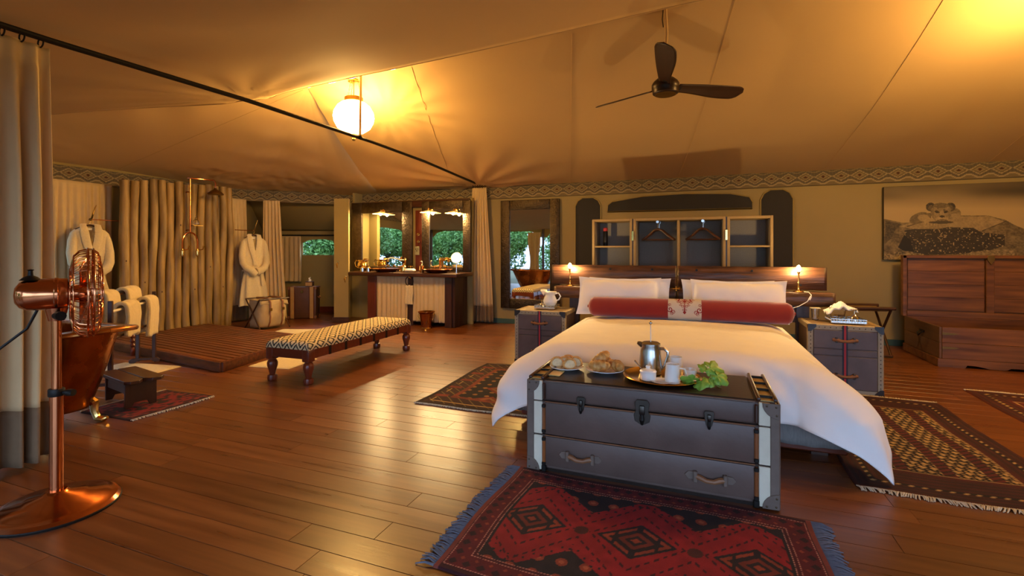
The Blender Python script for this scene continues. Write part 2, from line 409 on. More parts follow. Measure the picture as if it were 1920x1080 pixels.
# skirting
struct(MB().box((.60, 8.665, .045), (9.2, .02, .09)).build('baseboard_back', teal, smooth=False))
b_ = wallseg('baseboard_alcove', (A0+R_*1.0-F_*.02)[:2], (A0+R_*2.5-F_*.02)[:2], 0, .13, redwood, .03)
wallseg('baseboard_pier', (-6.62, 7.52), (-6.31, 7.63), 0, .11, darkwood_x, .03)
# alcove tie rail along the top of the far wall
o = MB().cyl(A0+R_*.45-F_*.05+Vector((0, 0, 1.75)), A0+R_*2.5-F_*.05+Vector((0, 0, 1.75)), .014, seg=8).build('trim_1', iron); struct(o)

# ---- patterned valance round the eave
path = [(-8.585, .4), (-8.585, 6.95), (-8.44, 7.28), (-7.42, 8.44), (-7.12, 8.655), (5.28, 8.655)]
path = [np.array(p) for p in path]
segl = [np.linalg.norm(b-a) for a, b in zip(path, path[1:])]; tot = sum(segl); ds = .010; N = int(tot/ds)
cum = np.concatenate([[0], np.cumsum(segl)])
ss = np.linspace(0, tot, N); px = np.interp(ss, cum, [p[0] for p in path]); py = np.interp(ss, cum, [p[1] for p in path])
NV = 24; vv = np.linspace(0, 1, NV); P = np.zeros((N, NV, 3))
P[..., 0] = px[:, None]; P[..., 1] = py[:, None]; P[..., 2] = 2.405+(.235*vv)[None]
bulge = .015*np.sin(vv*PI)[None]+.006*np.sin(ss*3.1)[:, None]
P[..., 1] -= np.where(py[:, None] > 8, bulge, 0); P[..., 0] += np.where(py[:, None] <= 8, bulge, 0)
per = .235; uu = (ss/per) % 1; U = np.abs(uu-.5)[:, None]*2; Vv = vv[None]
grey = np.array(s2l('5f5544')); tan = np.array(s2l('857353')); dk = np.array(s2l('4a2a20')); ligh = np.array(s2l('9d8a66'))
C = np.broadcast_to(grey, (N, NV, 3)).copy()
hatch = ((np.floor(ss/.02)[:, None]+np.zeros_like(Vv)) % 2 == 0); C[hatch] *= .86
d = U*1.0+np.abs(Vv-.56)*3.1
def band(mask, c): C[np.broadcast_to(mask, (N, NV))] = c
scal = .20-.10*np.cos(U*PI); band((np.abs(Vv-(scal)) < .045), ligh); band(Vv < scal-.045, tan*.75)
top = .93+.06*np.cos(U*PI); band(np.abs(Vv-top) < .03, tan)
band(d < 1.0, ligh); band(d < .82, tan*.62); band(d < .55, tan); band(d < .26, dk)
tag(grid('valance', P, patt_m, ceil, cols=C, solid=.006), label='grey and cream woven border with a row of diamond eyes')

# ---- dark insect-mesh windows sewn into the back wall
def meshwin(n, poly, y=8.665):
    t = tag(struct(MB().prism(poly, (0, y, 0), (1, 0, 0), (0, 0, 1), (0, .012, 0)).build('window_%d' % n, mesh_dark, smooth=False)), None)
    pts = [(a, y-.004, b) for a, b in poly]; pts.append(pts[0]); pts.append(pts[1])
    MB().tube(pts, .012, 6).build('window_piping', canvas_olive, t)
def arched(x0, x1, z0, z1, c=.14): return [(x0, z0), (x1, z0), (x1, z1-c*1.1), (x1-c*.35, z1-c*.4), (x1-c, z1), (x0+c, z1), (x0+c*.35, z1-c*.4), (x0, z1-c*1.1)]
meshwin(1, arched(-2.09, -1.62, .95, 2.36)); meshwin(2, arched(.94, 1.40, .95, 2.37))
meshwin(3, [(-1.50, 2.09), (.82, 2.08), (.83, 2.18), (.78, 2.27), (.5, 2.335), (-.2, 2.365), (-.9, 2.345), (-1.42, 2.27), (-1.5, 2.21)])

# ---- curtain rail and tie rod
rail = thing('curtain_rail', 'long black iron curtain rail slung under the tent roof', 'rail', (-4.0, 5.0, 2.7))
MB().tube([(0, y-5, z-2.7) for y, z in ((1.2, 2.785), (1.9, 2.79), (3.4, 2.83), (5.27, 2.83), (6.6, 2.80), (8.62, 2.69))], .021, 10).build('rod', iron, rail)
tie = thing('tie_rod', 'thin canvas-wrapped tie rod from roof ridge to black rail', 'rod', (-3.985, 5.02, 2.85))
MB().cyl((0, 0, 0), (0.0, .02, .86), .016, .014, 8).build('rod', canvas_roof, tie)
MB().tube([(0, 0, -.045), (.02, 0, -.02), (0, 0, .01)], .014, 6).build('shackle', iron, tie)

# ================================================================ CURTAINS
def curtain(label, p0, p1, z0, z1, folds_n, amp, hem=0.0, flare=1.0, group=None, m=None, rings=0, seed=0, waist=None, nz=40, shift=0.0, header=True, hemm=None):
    """hanging cloth from p0 to p1 (plan), z1 top to z0 bottom; flare: width at the floor against width at the top"""
    m = m or linen
    a, b = Vector((*p0, 0)), Vector((*p1, 0)); d = b-a; W = d.length
    t = thing('curtain', label, 'curtain', ((a+b)/2)+Vector((0, 0, z0)), math.atan2(d.y, d.x), group)
    nx = max(24, int(folds_n*12)); H = z1-z0
    r = random.Random(seed); ph = [r.uniform(-.9, .9) for _ in range(int(folds_n)+3)]; am = [r.uniform(.55, 1.3) for _ in range(int(folds_n)+3)]
    def pt(u, q):              # u across 0..1, q 0 top ..1 bottom
        wd = 1+(flare-1)*q
        if waist: wd *= 1-(waist[1])*math.exp(-((q-waist[0])/waist[2])**2)
        k = u*folds_n; i = int(k); f = k-i
        pa = ph[i]*(1-f)+ph[i+1]*f; aa = am[i]*(1-f)+am[i+1]*f
        x = (u-.5)*W*wd+shift*q+.25*amp*math.sin(2*PI*k*.5+seed)*q
        y = amp*aa*(.35+.65*min(1, q*3))*math.sin(2*PI*(k)+pa*(.4+.9*q))+.02*q*math.sin(q*5+seed)
        if header and q < .05: y *= .5
        return (x, y, H*(1-q))
    qh = 1-hem/H if hem else 1
    P = np.array([[pt(i/nx, q) for q in np.linspace(0, qh, nz)] for i in range(nx+1)])
    grid('cloth', P, m, t, solid=.004)
    if hem:
        P = np.array([[pt(i/nx, q) for q in np.linspace(qh, 1, 8)] for i in range(nx+1)])
        tag(grid('hem', P, hemm or linen_brown, t, solid=.004), label='brown hem band')
    for k in range(rings):
        u = (k+.5)/rings
        MB().tube([(((u-.5)*W)+.0, .03*math.cos(a_), H+.022+.03*math.sin(a_)) for a_ in np.linspace(0, 2*PI, 13)], .005, 5).build('ring', iron, t)
    return t
curtain('tall cream curtain with brown hem gathered at the near end of the black rail', (-4.02, 1.05), (-4.02, 1.90), .03, 2.74, 7.5, .062, hem=.36, flare=1.06, rings=9, seed=3, nz=60)
curtain('cream curtain with brown hem gathered at the wash stand end of the black rail', (-4.10, 8.52), (-3.80, 8.52), .03, 2.62, 6.5, .035, hem=.30, flare=1.85, rings=6, seed=5, shift=.02)
curtain('cream pleated curtain on the left wall beside the log screen, behind a bathrobe', (-8.52, 4.02), (-8.52, 4.80), .25, 2.42, 9, .025, seed=8, flare=.98)
curtain('cream pleated curtain behind the bathrobe above the laundry bag', (-8.48, 6.56), (-8.42, 7.12), .03, 2.42, 8, .03, hem=.30, seed=9, flare=1.0)
curtain('narrow cream curtain hanging beside the alcove opening, flaring at the floor', (-8.08, 7.22), (-7.82, 7.38), .03, 2.40, 5, .03, seed=10, flare=1.45, shift=.06)
def alc(s, z=0, off=.07): p = A0+R_*s-F_*off; return (p.x, p.y)
curtain('short cream curtain left of the arched alcove window', alc(.42), alc(.93), .70, 1.73, 5, .03, seed=11, flare=1.02)
curtain('very narrow short cream curtain right of the arched alcove window', alc(1.70), alc(1.84), .42, 1.73, 1.6, .025, seed=12, flare=1.3)
for i, x in enumerate((-6.25, -3.3, 2.2)):
    curtain('cream curtain tied at a front tent post and seen in a mirror', (x-.28, -1.55), (x+.28, -1.55), .03, 2.15, 6, .04, seed=20+i, waist=(.55, .35, .25), group='front curtains')
# front-left corner curtain drawn across the side wall
curtain('long cream curtain drawn along the side wall near the copper bath', (-8.5, -1.3), (-8.5, .75), .03, 2.42, 12, .05, seed=31)

# ================================================================ WASH STAND
v = thing('wash_stand', 'dark wooden double wash stand with two cream curtains below the counter', 'wash stand', (-5.2, 7.95, 0))
vx = lambda x: x+5.2
vy = lambda y: y-7.95
MB().box((vx(-5.18), vy(7.965), .955), (2.42, .69, .07), bev=.02, seg=2).build('countertop', darkwood_x, v)
MB().box((vx(-5.90), vy(7.83), .46), (.19, .12, .92), bev=.008).build('post', redwood_z, v)
MB().box((vx(-5.03), vy(7.83), .46), (.11, .08, .92), bev=.006).build('post', darkwood, v)
MB().box((vx(-4.22), vy(7.81), .46), (.14, .10, .92), bev=.006).build('post', darkwood, v)
for i, y in enumerate((7.89, 8.06, 8.23)):
    MB().box((vx(-4.13), vy(y), .46), (.05, .165, .92), bev=.006).build('side_board', darkwood, v)
MB().box((vx(-5.1), vy(8.31), .46), (1.9, .03, .92)).build('back_board', darkwood, v)
def vcloth(x0, x1, n, sd):
    nx = n*12; P = np.zeros((nx+1, 26, 3))
    for i in range(nx+1):
        for j in range(26):
            u, q = i/nx, j/25
            P[i, j] = (vx(x0+(x1-x0)*u), vy(7.80)+.022*(.25+.75*q)*math.sin(2*PI*n*u+1.2*math.sin(u*9+sd))-.008*q, .91-.83*q)
    tag(grid('cabinet_curtain', P, linen, v, solid=.003), label='gathered cream curtain under the counter')
vcloth(-5.80, -5.09, 8, 1); vcloth(-4.97, -4.30, 7, 4)
MB().tube([(vx(-5.82), vy(7.8), .915), (vx(-4.28), vy(7.8), .915)], .006, 6).build('curtain_wire', brass, v)

def basin(x, label):
    t = thing('wash_basin', label, 'basin', (x, 7.86, .99))
    MB().lathe([(.14, 0), (.16, .005), (.20, .03), (.235, .055), (.25, .062), (.25, .068), (.235, .064), (.19, .035), (.12, .014), (.02, .01)], seg=32, sx=1.12).build('bowl', copper_old, t)
    MB().lathe([(.256, .060), (.264, .066), (.256, .073), (.246, .070)], seg=32, sx=1.12).build('rim', copper, t)
    MB().lathe([(.0, .012), (.025, .012), (.025, .016), (.0, .018)], seg=12).build('drain', brass, t)
basin(-5.62, 'hammered copper basin in front of the mirror that reflects trees')
basin(-4.50, 'hammered copper basin beside the round shaving mirror')
def tap(x, d, label):
    t = thing('basin_tap', label, 'tap', (x, 8.18, .99))
    MB().lathe([(.03, 0), (.03, .02), (.018, .03), (.021, .20), (.027, .21), (.027, .235), (.018, .25), (.02, .27), (.0, .285)], seg=14).build('column', brass, t)
    MB().tube([(0, 0, .225), (d*.08, -.05, .235), (d*.18, -.12, .265), (d*.24, -.15, .27), (d*.275, -.17, .255), (d*.285, -.175, .215), (d*.283, -.175, .195)], [.018, .018, .018, .019, .02, .02, .024], 10).build('spout', brass, t)
    for s in (-1, 1):
        MB().lathe([(.026, 0), (.026, .015), (.013, .025), (.012, .085), (.018, .095), (.014, .11), (0, .115)], (s*.12, 0, 0), 12).build('valve', brass, t)
        m_ = MB()
        m_.cyl((s*.12-.045, 0, .10), (s*.12+.045, 0, .10), .008, seg=8).ball((s*.12-.045, 0, .1), .012, 8).ball((s*.12+.045, 0, .1), .012, 8); m_.build('lever', brass, t)
tap(-5.40, -1, 'brass swan-neck basin tap at the left basin, spout turned to the left')
tap(-4.62, 1, 'brass swan-neck basin tap at the right basin, spout turned to the right')
# jug, canisters, jars and soap things on the counter
t = thing('water_jug', 'polished brass jug with loop handle on the left end of the counter', 'jug', (-6.17, 7.85, .99))
MB().lathe([(.05, 0), (.055, .01), (.03, .03), (.05, .06), (.085, .11), (.075, .17), (.06, .19), (.072, .225), (.068, .225), (.055, .19), (.06, .16), (0, .05)], seg=24, sx=1.25).build('body', brass, t)
MB().tube([(-.08, 0, .20), (-.15, 0, .22), (-.18, 0, .17), (-.16, 0, .10), (-.10, 0, .07)], .009, 8).build('handle', brass, t)
MB().tube([(.06, 0, .215), (.10, 0, .225), (.135, 0, .24)], [.05, .035, .014], 10).build('spout', brass, t)
for i, x in enumerate((-6.08, -5.94)):
    t = thing('bath_salt_canister', 'small silver lidded canister in front of the brass jug', 'canister', (x, 7.74, .99), group='canisters by the jug')
    MB().lathe([(.035, 0), (.04, .006), (.04, .07), (.035, .076)], seg=18).build('body', silver, t)
    MB().lathe([(.042, .07), (.042, .085), (.02, .10), (.008, .105), (.012, .12), (0, .128)], seg=18).build('lid', brass, t)
t = thing('lidded_jar', 'small brass lidded jar on the counter left of the soap dish', 'jar', (-5.20, 7.82, .99))
MB().lathe([(.045, 0), (.055, .01), (.055, .09), (.06, .095), (.06, .105)], seg=20).build('body', brass, t)
MB().lathe([(.06, .105), (.045, .13), (.012, .14), (.01, .15), (.016, .165), (0, .175)], seg=20).build('lid', brass, t)
t = thing('soap_dish', 'flat silver soap dish with a folded cloth between the two basins', 'soap dish', (-5.02, 7.78, .99))
MB().box((0, 0, .02), (.26, .16, .03), bev=.012, seg=2).build('dish', silver, t)
MB().box((-.01, 0, .055), (.20, .12, .035), bev=.015, seg=2, taper=.8).build('cloth', white_cot, t)
t = thing('soap_dispenser', 'tall bell-shaped silver soap dispenser behind the soap dish', 'dispenser', (-4.92, 8.02, .99))
MB().lathe([(.06, 0), (.065, .02), (.055, .07), (.03, .12), (.015, .14), (.012, .19), (.02, .2), (0, .22)], seg=18).build('body', silver, t)
MB().tube([(0, 0, .20), (0, -.02, .215), (0, -.06, .205)], .007, 6).build('nozzle', brass, t)
t = thing('tooth_mug', 'small brass tumbler on the counter right of the soap dish', 'tumbler', (-4.79, 7.80, .99))
MB().lathe([(.036, 0), (.038, .005), (.045, .12), (.047, .125), (.043, .123), (.036, .01), (0, .01)], seg=18).build('cup', brass, t)
t = thing('shaving_mirror', 'round white-lit shaving mirror on a thin stand at the counter end', 'mirror', (-4.10, 7.86, .99))
MB().lathe([(.06, 0), (.06, .008), (.012, .018), (.008, .20)], seg=18).build('stand', silver, t)
rt = Matrix.Rotation(math.radians(70), 4, 'X') @ Matrix.Rotation(math.radians(12), 4, 'Y')
MB().lathe([(.0, -.008), (.10, -.008), (.108, 0), (.10, .008), (.095, .006)], (0, 0, .28), 28, mat=rt).build('rim', silver, t)
MB().lathe([(0, .0065), (.096, .0065)], (0, 0, .28), 28, mat=rt).build('glass', mirror_m, t)
t = thing('towel_ring', 'black and brass towel ring on the post between the cabinet curtains', 'towel ring', (-5.03, 7.78, .83))
MB().lathe([(.03, 0), (.028, .01), (.012, .02), (.012, .04)], (0, .0, .075), 12, mat=Matrix.Rotation(PI/2, 4, 'X')).build('bracket', brass, t)
MB().tube([(.085*math.cos(a), -.03, .0+.085*math.sin(a)) for a in np.linspace(0, 2*PI, 25)], .008, 6).build('ring', iron, t)
P = np.zeros((18, 30, 3))
for i in range(18):
    for j in range(30):
        u = i/17-.5; q = j/29
        P[i, j] = (u*(.15+.03*q)+.01*math.sin(q*6), -.035-.012*math.cos(u*16)*(1-.4*q)+(.012 if q < .04 else 0), -.07-.36*q-.02*abs(u)*(1-q))
o = grid('hand_towel', P, terry, None, solid=.012); o.location = (-5.03, 7.775, .83); tag(o, 'small cream hand towel hanging through the towel ring', 'towel')
t = thing('waste_bucket', 'copper waste bucket with flared brass rim in front of the cabinet curtain', 'bucket', (-4.56, 7.58, 0))
MB().lathe([(.09, 0), (.095, .012), (.09, .02), (.125, .27), (.155, .30), (.155, .306), (.12, .275), (.085, .03), (0, .025)], seg=28).build('body', copper_old, t)
MB().lathe([(.097, .0), (.10, .012), (.096, .022)], seg=28).build('foot_band', brass, t)
MB().tube([(-.15, 0, .28), (-.17, -.01, .22), (-.13, -.02, .16)], .006, 6).build('handle', brass, t)
MB().tube([(.15, 0, .28), (.17, -.01, .22), (.13, -.02, .16)], .006, 6).build('handle', brass, t)

# wall mirrors with hammered frames
def framed_mirror(label, c, W, H, fw, rz=0, tilt=0, name='wall_mirror', fb=None):
    fb = fb or fw
    t = thing(name, label, 'mirror', c, rz)
    t.rotation_euler = (tilt, 0, rz)
    def bar(x, z, w_, h_):
        n = 26; L_ = max(w_, h_); mb = MB()
        mb.box((x, 0, z), (w_, .05, h_), bev=.012, seg=2); mb.build('frame_bar', hammered, t)
    bar(-W/2+fw/2, H/2, fw, H); bar(W/2-fw/2, H/2, fw, H)
    bar(0, fb/2, W-2*fw, fb); bar(0, H-fw/2, W-2*fw, fw)
    MB().box((0, .008, (H+fb-fw)/2), (W-2*fw+.02, .012, H-fw-fb+.02)).build('glass', mirror_m, t, smooth=False)
    return t
framed_mirror('tall wall mirror in hammered frame over the left basin, reflecting trees', (-5.98, 8.22, 1.0), 1.36, 1.38, .22, rz=math.radians(5), fb=.08)
framed_mirror('wall mirror in hammered frame over the right basin, reflecting curtains', (-4.52, 8.24, 1.0), 1.02, 1.36, .16, rz=math.radians(5), fb=.08)
framed_mirror('full-length mirror in hammered dark frame on the canvas wall beside the bed', (-2.955, 8.63, .30), 1.17, 2.06, .185, name='dressing_mirror')
MB0 = MB().box((0, 0, 0), (2.75, .05, .14), bev=.01); o = MB0.build('lintel_beam', darkwood_x, loc=(-5.42, 8.30, 2.33)); tag(o, 'dark wooden beam above the two wash stand mirrors', 'beam')
t = thing('socket_board', 'red wood strip with brass switches and socket between the wash stand mirrors', 'switch board', (-5.17, 8.31, 1.0))
MB().box((0, 0, .60), (.15, .03, 1.2), bev=.005).build('board', redwood_z, t)
for z in (.72, .58):
    MB().lathe([(.035, 0), (.032, .012), (.012, .016), (.010, .035), (.014, .04), (0, .045)], (0, -.015, z), 16, mat=Matrix.Rotation(PI/2, 4, 'X')).build('switch', brass, t)
t2 = MB().box((-.03, -.02, .40), (.11, .02, .17), bev=.004).build('socket_plate', plastic, t)
mb = MB()
for dx, dz in ((-.02, .03), (.02, .03), (0, -.005)): mb.box((-.03+dx, -.032, .40+dz), (.012, .006, .022))
mb.build('socket_slots', iron, t2)

bulb_v = M('vanity_bulb', 'fff3d0', .4, emit=VAN_W, ecol=WARM2)
shade_m = M('milk_glass_shade', 'f3e3bd', .35, trans=.35)
def vanity_lamp(x, y, z, label):
    t = thing('wall_lamp', label, 'lamp', (x, y, z))
    MB().lathe([(.045, 0), (.045, .012), (.02, .025)], (0, .10, .06), 16, mat=Matrix.Rotation(PI/2, 4, 'X')).build('wall_plate', brass, t)
    MB().tube([(0, .10, .06), (0, .04, .085), (0, 0, .085), (0, 0, .05)], .008, 8).build('arm', brass, t)
    MB().lathe([(.022, .05), (.03, .045), (.16, .012), (.165, .006), (.16, .004), (.03, .035), (.015, .04)], seg=28).build('shade', shade_m, t)
    MB().ball((0, 0, 0), .026, 12).build('bulb', bulb_v, t)
vanity_lamp(-5.93, 8.10, 2.13, 'lit saucer-shaded brass wall lamp over the mirror that reflects trees')
vanity_lamp(-4.84, 8.12, 2.13, 'lit saucer-shaded brass wall lamp beside the red wood switch board')
vanity_lamp(-4.30, 8.12, 2.10, 'lit saucer-shaded brass wall lamp at the wash stand curtain end')
for x, y, z in ((-6.36, 7.60, .82), (-6.50, 7.545, 1.10)):
    t = thing('coat_hook', 'small brass hook on the canvas pier beside the wash stand', 'hook', (x, y, z), math.radians(21), 'pier hooks')
    MB().tube([(0, 0, .08), (0, -.05, .06), (0, -.08, 0), (0, -.06, -.03), (0, -.085, .02), (0, -.11, .05)], .007, 7).build('hook', brass, t)
    MB().lathe([(.02, 0), (.018, .01), (0, .012)], (0, 0, .08), 10, mat=Matrix.Rotation(PI/2, 4, 'X')).build('plate', brass, t)

# ================================================================ SHOWER
ls = thing('log_screen', 'screen of upright peeled timber logs behind the shower', 'screen', (-8.2, 5.65, 0))
nlog = 14
for k in range(nlog):
    y = -.86+k*1.78/(nlog-1); r0 = random.uniform(.058, .068); top = 2.50+.10*k/nlog+random.uniform(-.03, .03); pts = []; rs = []
    ph = random.uniform(0, 6)
    for j in range(15):
        q = j/14; pts.append((.03*math.sin(q*4+ph)*.6-.015*k/nlog, y+.014*math.sin(q*5+ph*2)+.008*math.sin(q*13+ph), q*top))
        rs.append(r0*(1.06-.12*q)*(1+.05*math.sin(q*17+ph)+.04*math.sin(q*31+ph*3)))
    o = MB().tube(pts, rs, 14).build('log', log_m, ls, ang=60)
    if k % 2 == 0:
        j = random.randint(4, 11); p = pts[j]
        MB().ball((p[0]+rs[j]*.92, p[1]-.01, p[2]), .014, 8, (.4, .8, 1.2)).build('knot', darkwood, o)
dk = thing('shower_deck', 'slatted red-brown timber shower deck in front of the log screen', 'deck', (-6.7, 5.0, 0))
Aq, Lq, Bq, Rq = [Vector((x+6.7, y-5.0, 0)) for x, y in ((-5.12, 4.0), (-8.02, 4.42), (-8.05, 6.02), (-5.5, 5.72))]
ns = 17
for k in range(ns):
    t0, t1 = (k+.08)/ns, (k+.86)/ns
    a0, a1 = Aq.lerp(Rq, t0), Aq.lerp(Rq, t1); b0, b1 = Lq.lerp(Bq, t0), Lq.lerp(Bq, t1)
    mb = MB(); z0, z1 = .085, .12
    vs = [mb.bm.verts.new((p.x, p.y, z)) for z in (z0, z1) for p in (a0, a1, b1, b0)]
    for f in ((0, 1, 2, 3), (4, 5, 6, 7), (0, 1, 5, 4), (1, 2, 6, 5), (2, 3, 7, 6), (3, 0, 4, 7)): mb.bm.faces.new([vs[i] for i in f])
    mb.build('slat', deck_m, dk, smooth=False)
def edge(a, b, nm):
    d = (b-a); mid = (a+b)/2
    return MB().box((mid.x, mid.y, .058), (d.length, .05, .116), rz=math.atan2(d.y, d.x), bev=.012, seg=2).build(nm, deck_m, dk)
edge(Aq, Lq, 'edge_beam'); edge(Aq, Rq, 'edge_beam'); edge(Rq, Bq, 'edge_beam')
for q in (.3, .55, .8): edge(Aq.lerp(Lq, q), Rq.lerp(Bq, q), 'joist').scale.z = .4
sh = thing('shower_set', 'exposed copper shower pipe with rain head and twin valves on the logs', 'shower', (-8.06, 5.72, 1.3))
MB().tube([(0, 0, .42), (0, 0, 1.32)], .014, 10).build('riser', copper, sh)
MB().tube([(0, -.05, 1.33), (0, .04, 1.335), (.10, .26, 1.335), (.15, .32, 1.33), (.16, .34, 1.28), (.16, .34, 1.20)], .012, 10).build('arm', copper, sh)
MB().lathe([(.018, 1.20), (.03, 1.17), (.07, 1.15), (.125, 1.10), (.13, 1.085), (.12, 1.08), (0, 1.078)], (.16, .34, 0), 24).build('rain_head', brass_dull, sh)
MB().tube([(0, .13*math.cos(a), .25+.16*math.sin(a)) for a in np.linspace(0, PI, 14)], .014, 8).build('yoke', copper, sh)
for s in (-1, 1):
    MB().tube([(0, s*.13, .26), (0, s*.13, .02)], .013, 8).build('drop_pipe', copper, sh)
    MB().lathe([(.02, 0), (.03, .03), (.024, .06), (.03, .09), (.02, .13)], (0, s*.13, 0), 12).build('valve', brass, sh)
    MB().tube([(.02, s*.13, .11), (.07, s*.13+.04, .12), (.08, s*.13+.05, .18)], [.01, .009, .012], 8).build('handle', brass, sh)
for z in (.45, 1.1): MB().cyl((0, 0, z), (-.10, 0, z), .010, seg=8).build('wall_clip', copper, sh)
MB().box((.03, .09, .53), (.10, .18, .012)).build('soap_shelf', brass_dull, sh)
o = MB().lathe([(.045, 0), (.05, .03), (.04, .07), (.015, .10), (.02, .115), (.008, .13), (.012, .15), (0, .165)], seg=14).build('shower_sprinkler_jar', glass_m, loc=(-8.03, 5.80, 1.842)); tag(o, 'small glass stoppered jar on the shower shelf', 'jar')

# ---- bathrobes on hangers hooked to gold bars
def robe(label, loc, rz, s=1.0, seed=0):
    t = thing('bathrobe', label, 'bathrobe', loc, rz); rr = random.Random(seed)
    # local: faces -y, hangs from z=0 downwards; width along x
    prof = [(-.045, .062, .05), (-.075, .085, .055), (-.11, .14, .065), (-.15, .20, .075), (-.20, .222, .082), (-.30, .215, .085), (-.46, .205, .085), (-.62, .185, .08), (-.74, .165, .072), (-.82, .185, .085), (-1.0, .215, .10), (-1.2, .24, .11), (-1.42, .255, .115)]
    n = 120; R = len(prof)*4-3; P = np.zeros((R, n, 3)); q = np.linspace(0, len(prof)-1, R); ii = range(len(prof))
    Z = np.interp(q, ii, [p[0] for p in prof]); Wd = np.interp(q, ii, [p[1] for p in prof]); Dp = np.interp(q, ii, [p[2] for p in prof])
    for i in range(R):
        vh = .070*max(0, 1-(-Z[i]-.03)/.50)
        for k in range(n):
            a = 2*PI*k/n; lo = min(1, max(0, (-Z[i]-.72)/.3))
            fo = 1+.16*lo*math.sin(a*8+seed+Z[i]*2)+.05*math.sin(a*5+Z[i]*7)
            ca, sa = math.cos(a), math.sin(a); x = Wd[i]*math.copysign(abs(ca)**.75, ca)*(.6+.4*fo); y = Dp[i]*math.copysign(abs(sa)**.8, sa)*fo
            if sa < 0 and abs(x) < vh: y = .03                       # open V neck shows the inside of the back
            P[i, k] = (x, y, Z[i]+.015*math.sin(a*3+seed)*(i/R))
    grid('body', P*s, terry, t, wrap=True)
    for sg in (-1, 1):
        pts = [(sg*.140, .0, -.145), (sg*.175, -.005, -.20), (sg*.20, -.02, -.30), (sg*.218, -.04, -.46), (sg*.21, -.075, -.60), (sg*.165, -.115, -.69), (sg*.09, -.135, -.74), (sg*.01, -.14, -.79+.03*sg)]
        MB().tube([tuple(c*s for c in p) for p in pts], [.042*s, .054*s, .058*s, .060*s, .060*s, .062*s, .066*s, .072*s], 16).build('sleeve', terry, t, ang=80)
        L_ = [(sg*.05, .045, -.035), (sg*.085, -.02, -.05), (sg*.085, -.085, -.16), (sg*.065, -.098, -.30), (sg*.025, -.10, -.46), (-sg*.015, -.10, -.64)]
        mb = MB(); pr_ = None
        for i, p in enumerate(L_):
            wd = [.03, .038, .05, .05, .045, .03][i]
            ring = [mb.bm.verts.new(Vector((p[0]+dx*wd, p[1]+dy, p[2]))*s) for dx, dy in ((-1, 0), (0, -.022), (1, 0), (0, .012))]
            if pr_:
                for k in range(4): mb.bm.faces.new((pr_[k], pr_[(k+1) % 4], ring[(k+1) % 4], ring[k]))
            pr_ = ring
        mb.build('lapel', terry, t, ang=80)
    MB().tube([(s*.19*math.cos(a), s*(.092*math.sin(a)), s*-.74) for a in np.linspace(0, 2*PI, 25)], .018*s, 8).build('belt', terry, t)
    MB().tube([(.08*s, -.10*s, -.74*s), (.10*s, -.125*s, -.80*s), (.11*s, -.12*s, -.95*s), (.12*s, -.12*s, -1.04*s)], [.016*s, .018*s, .02*s, .02*s], 8).build('belt_end', terry, t)
    h = MB().tube([(-.17*s, .0, -.13*s), (-.08*s, 0, -.08*s), (0, 0, -.055*s), (.08*s, 0, -.08*s), (.17*s, 0, -.13*s)], .012, 8).build('hanger', darkwood, t)
    MB().tube([(0, 0, -.055), (0, 0, -.02), (.02, 0, .0), (0, 0, .025), (-.02, 0, .01)], .004, 6).build('hanger_hook', brass, h)
    MB().box((0, -.0, -.115*s), (.055*s, .004, .03*s)).build('neck_label', white_cot, t)
    return t
robe('cream towelling bathrobe hanging left of the log screen behind the copper fan', (-8.28, 4.38, 1.83), math.radians(80), 1.0, 1)
robe('cream towelling bathrobe with crossed sleeves hanging above the laundry bag', (-8.05, 6.97, 1.76), math.radians(68), 1.0, 2)
for (x, y, z, y0, lab) in ((-8.26, 4.38, 1.855, 4.76, 'beside the copper fan end of the log screen'), (-8.05, 6.97, 1.79, 6.58, 'beside the laundry bag end of the log screen')):
    t = thing('robe_rail', 'thin copper rail with curled hook ' + lab, 'rail', (x, y, z))
    MB().tube([(0, 0, .0), (-.02, y0-y, .0)], .007, 8).build('bar', copper, t)
    MB().tube([(0, 0, .0), (.03, 0, .02), (.05, .0, .06), (.035, .02, .11), (.05, .03, .17), (.055, .045, .21)], [.012, .012, .011, .009, .008, .006], 8).build('hook', brass_dull, t)
    MB().ball((0, 0, 0), .022, 10).build('end_ball', brass_dull, t)

# ================================================================ RUGS
def h(c): return np.array(s2l(c))
def rug(label, c, L_, W_, rz, pattern, res=.006, fringe=None, fr_m=None, fr_len=.07, wav=.01, group=None, th=.012):
    t = thing('rug', label, 'rug', (c[0], c[1], .0), rz, group)
    nx, ny = int(L_/res), int(W_/res); x = np.linspace(-L_/2, L_/2, nx); y = np.linspace(-W_/2, W_/2, ny)
    X, Y = np.meshgrid(x, y, indexing='ij'); C = pattern(X, Y, L_, W_)
    ag = .80+.4*np_noise((nx, ny), (max(2, nx//9), max(2, ny//9)), 5); C = C*ag[..., None]
    P = np.stack([X+wav*np.sin(Y*7+X*2), Y+wav*np.sin(X*5), np.full_like(X, th)+.003*np.sin(X*9)*np.sin(Y*7)], -1)
    e = np.minimum(np.minimum(X+L_/2, L_/2-X), np.minimum(Y+W_/2, W_/2-Y)); P[..., 2] = np.where(e < res*.5, .001, P[..., 2])
    grid('pile', P, rug_m, t, cols=C)
    for sg in (fringe or ()):
        mb = MB()
        n = int(W_/.008)
        for k in range(n):
            yy_ = -W_/2+W_*(k+.5)/n; a = random.uniform(-.35, .35)+.35*math.sin(k*.13); ln = fr_len*random.uniform(.75, 1.1)
            x0 = sg*(L_/2-.004)+wav*math.sin(yy_*7+sg*L_); yw = yy_+wav*math.sin(sg*L_/2*5)
            mb.tube([(x0, yw, .008), (x0+sg*ln*.5, yw+a*ln*.4, .014), (x0+sg*ln, yw+a*ln, .004)], [.004, .0042, .003], 4)
        o = mb.build('fringe', fr_m, t); tag(o, kind='stuff')
    return t
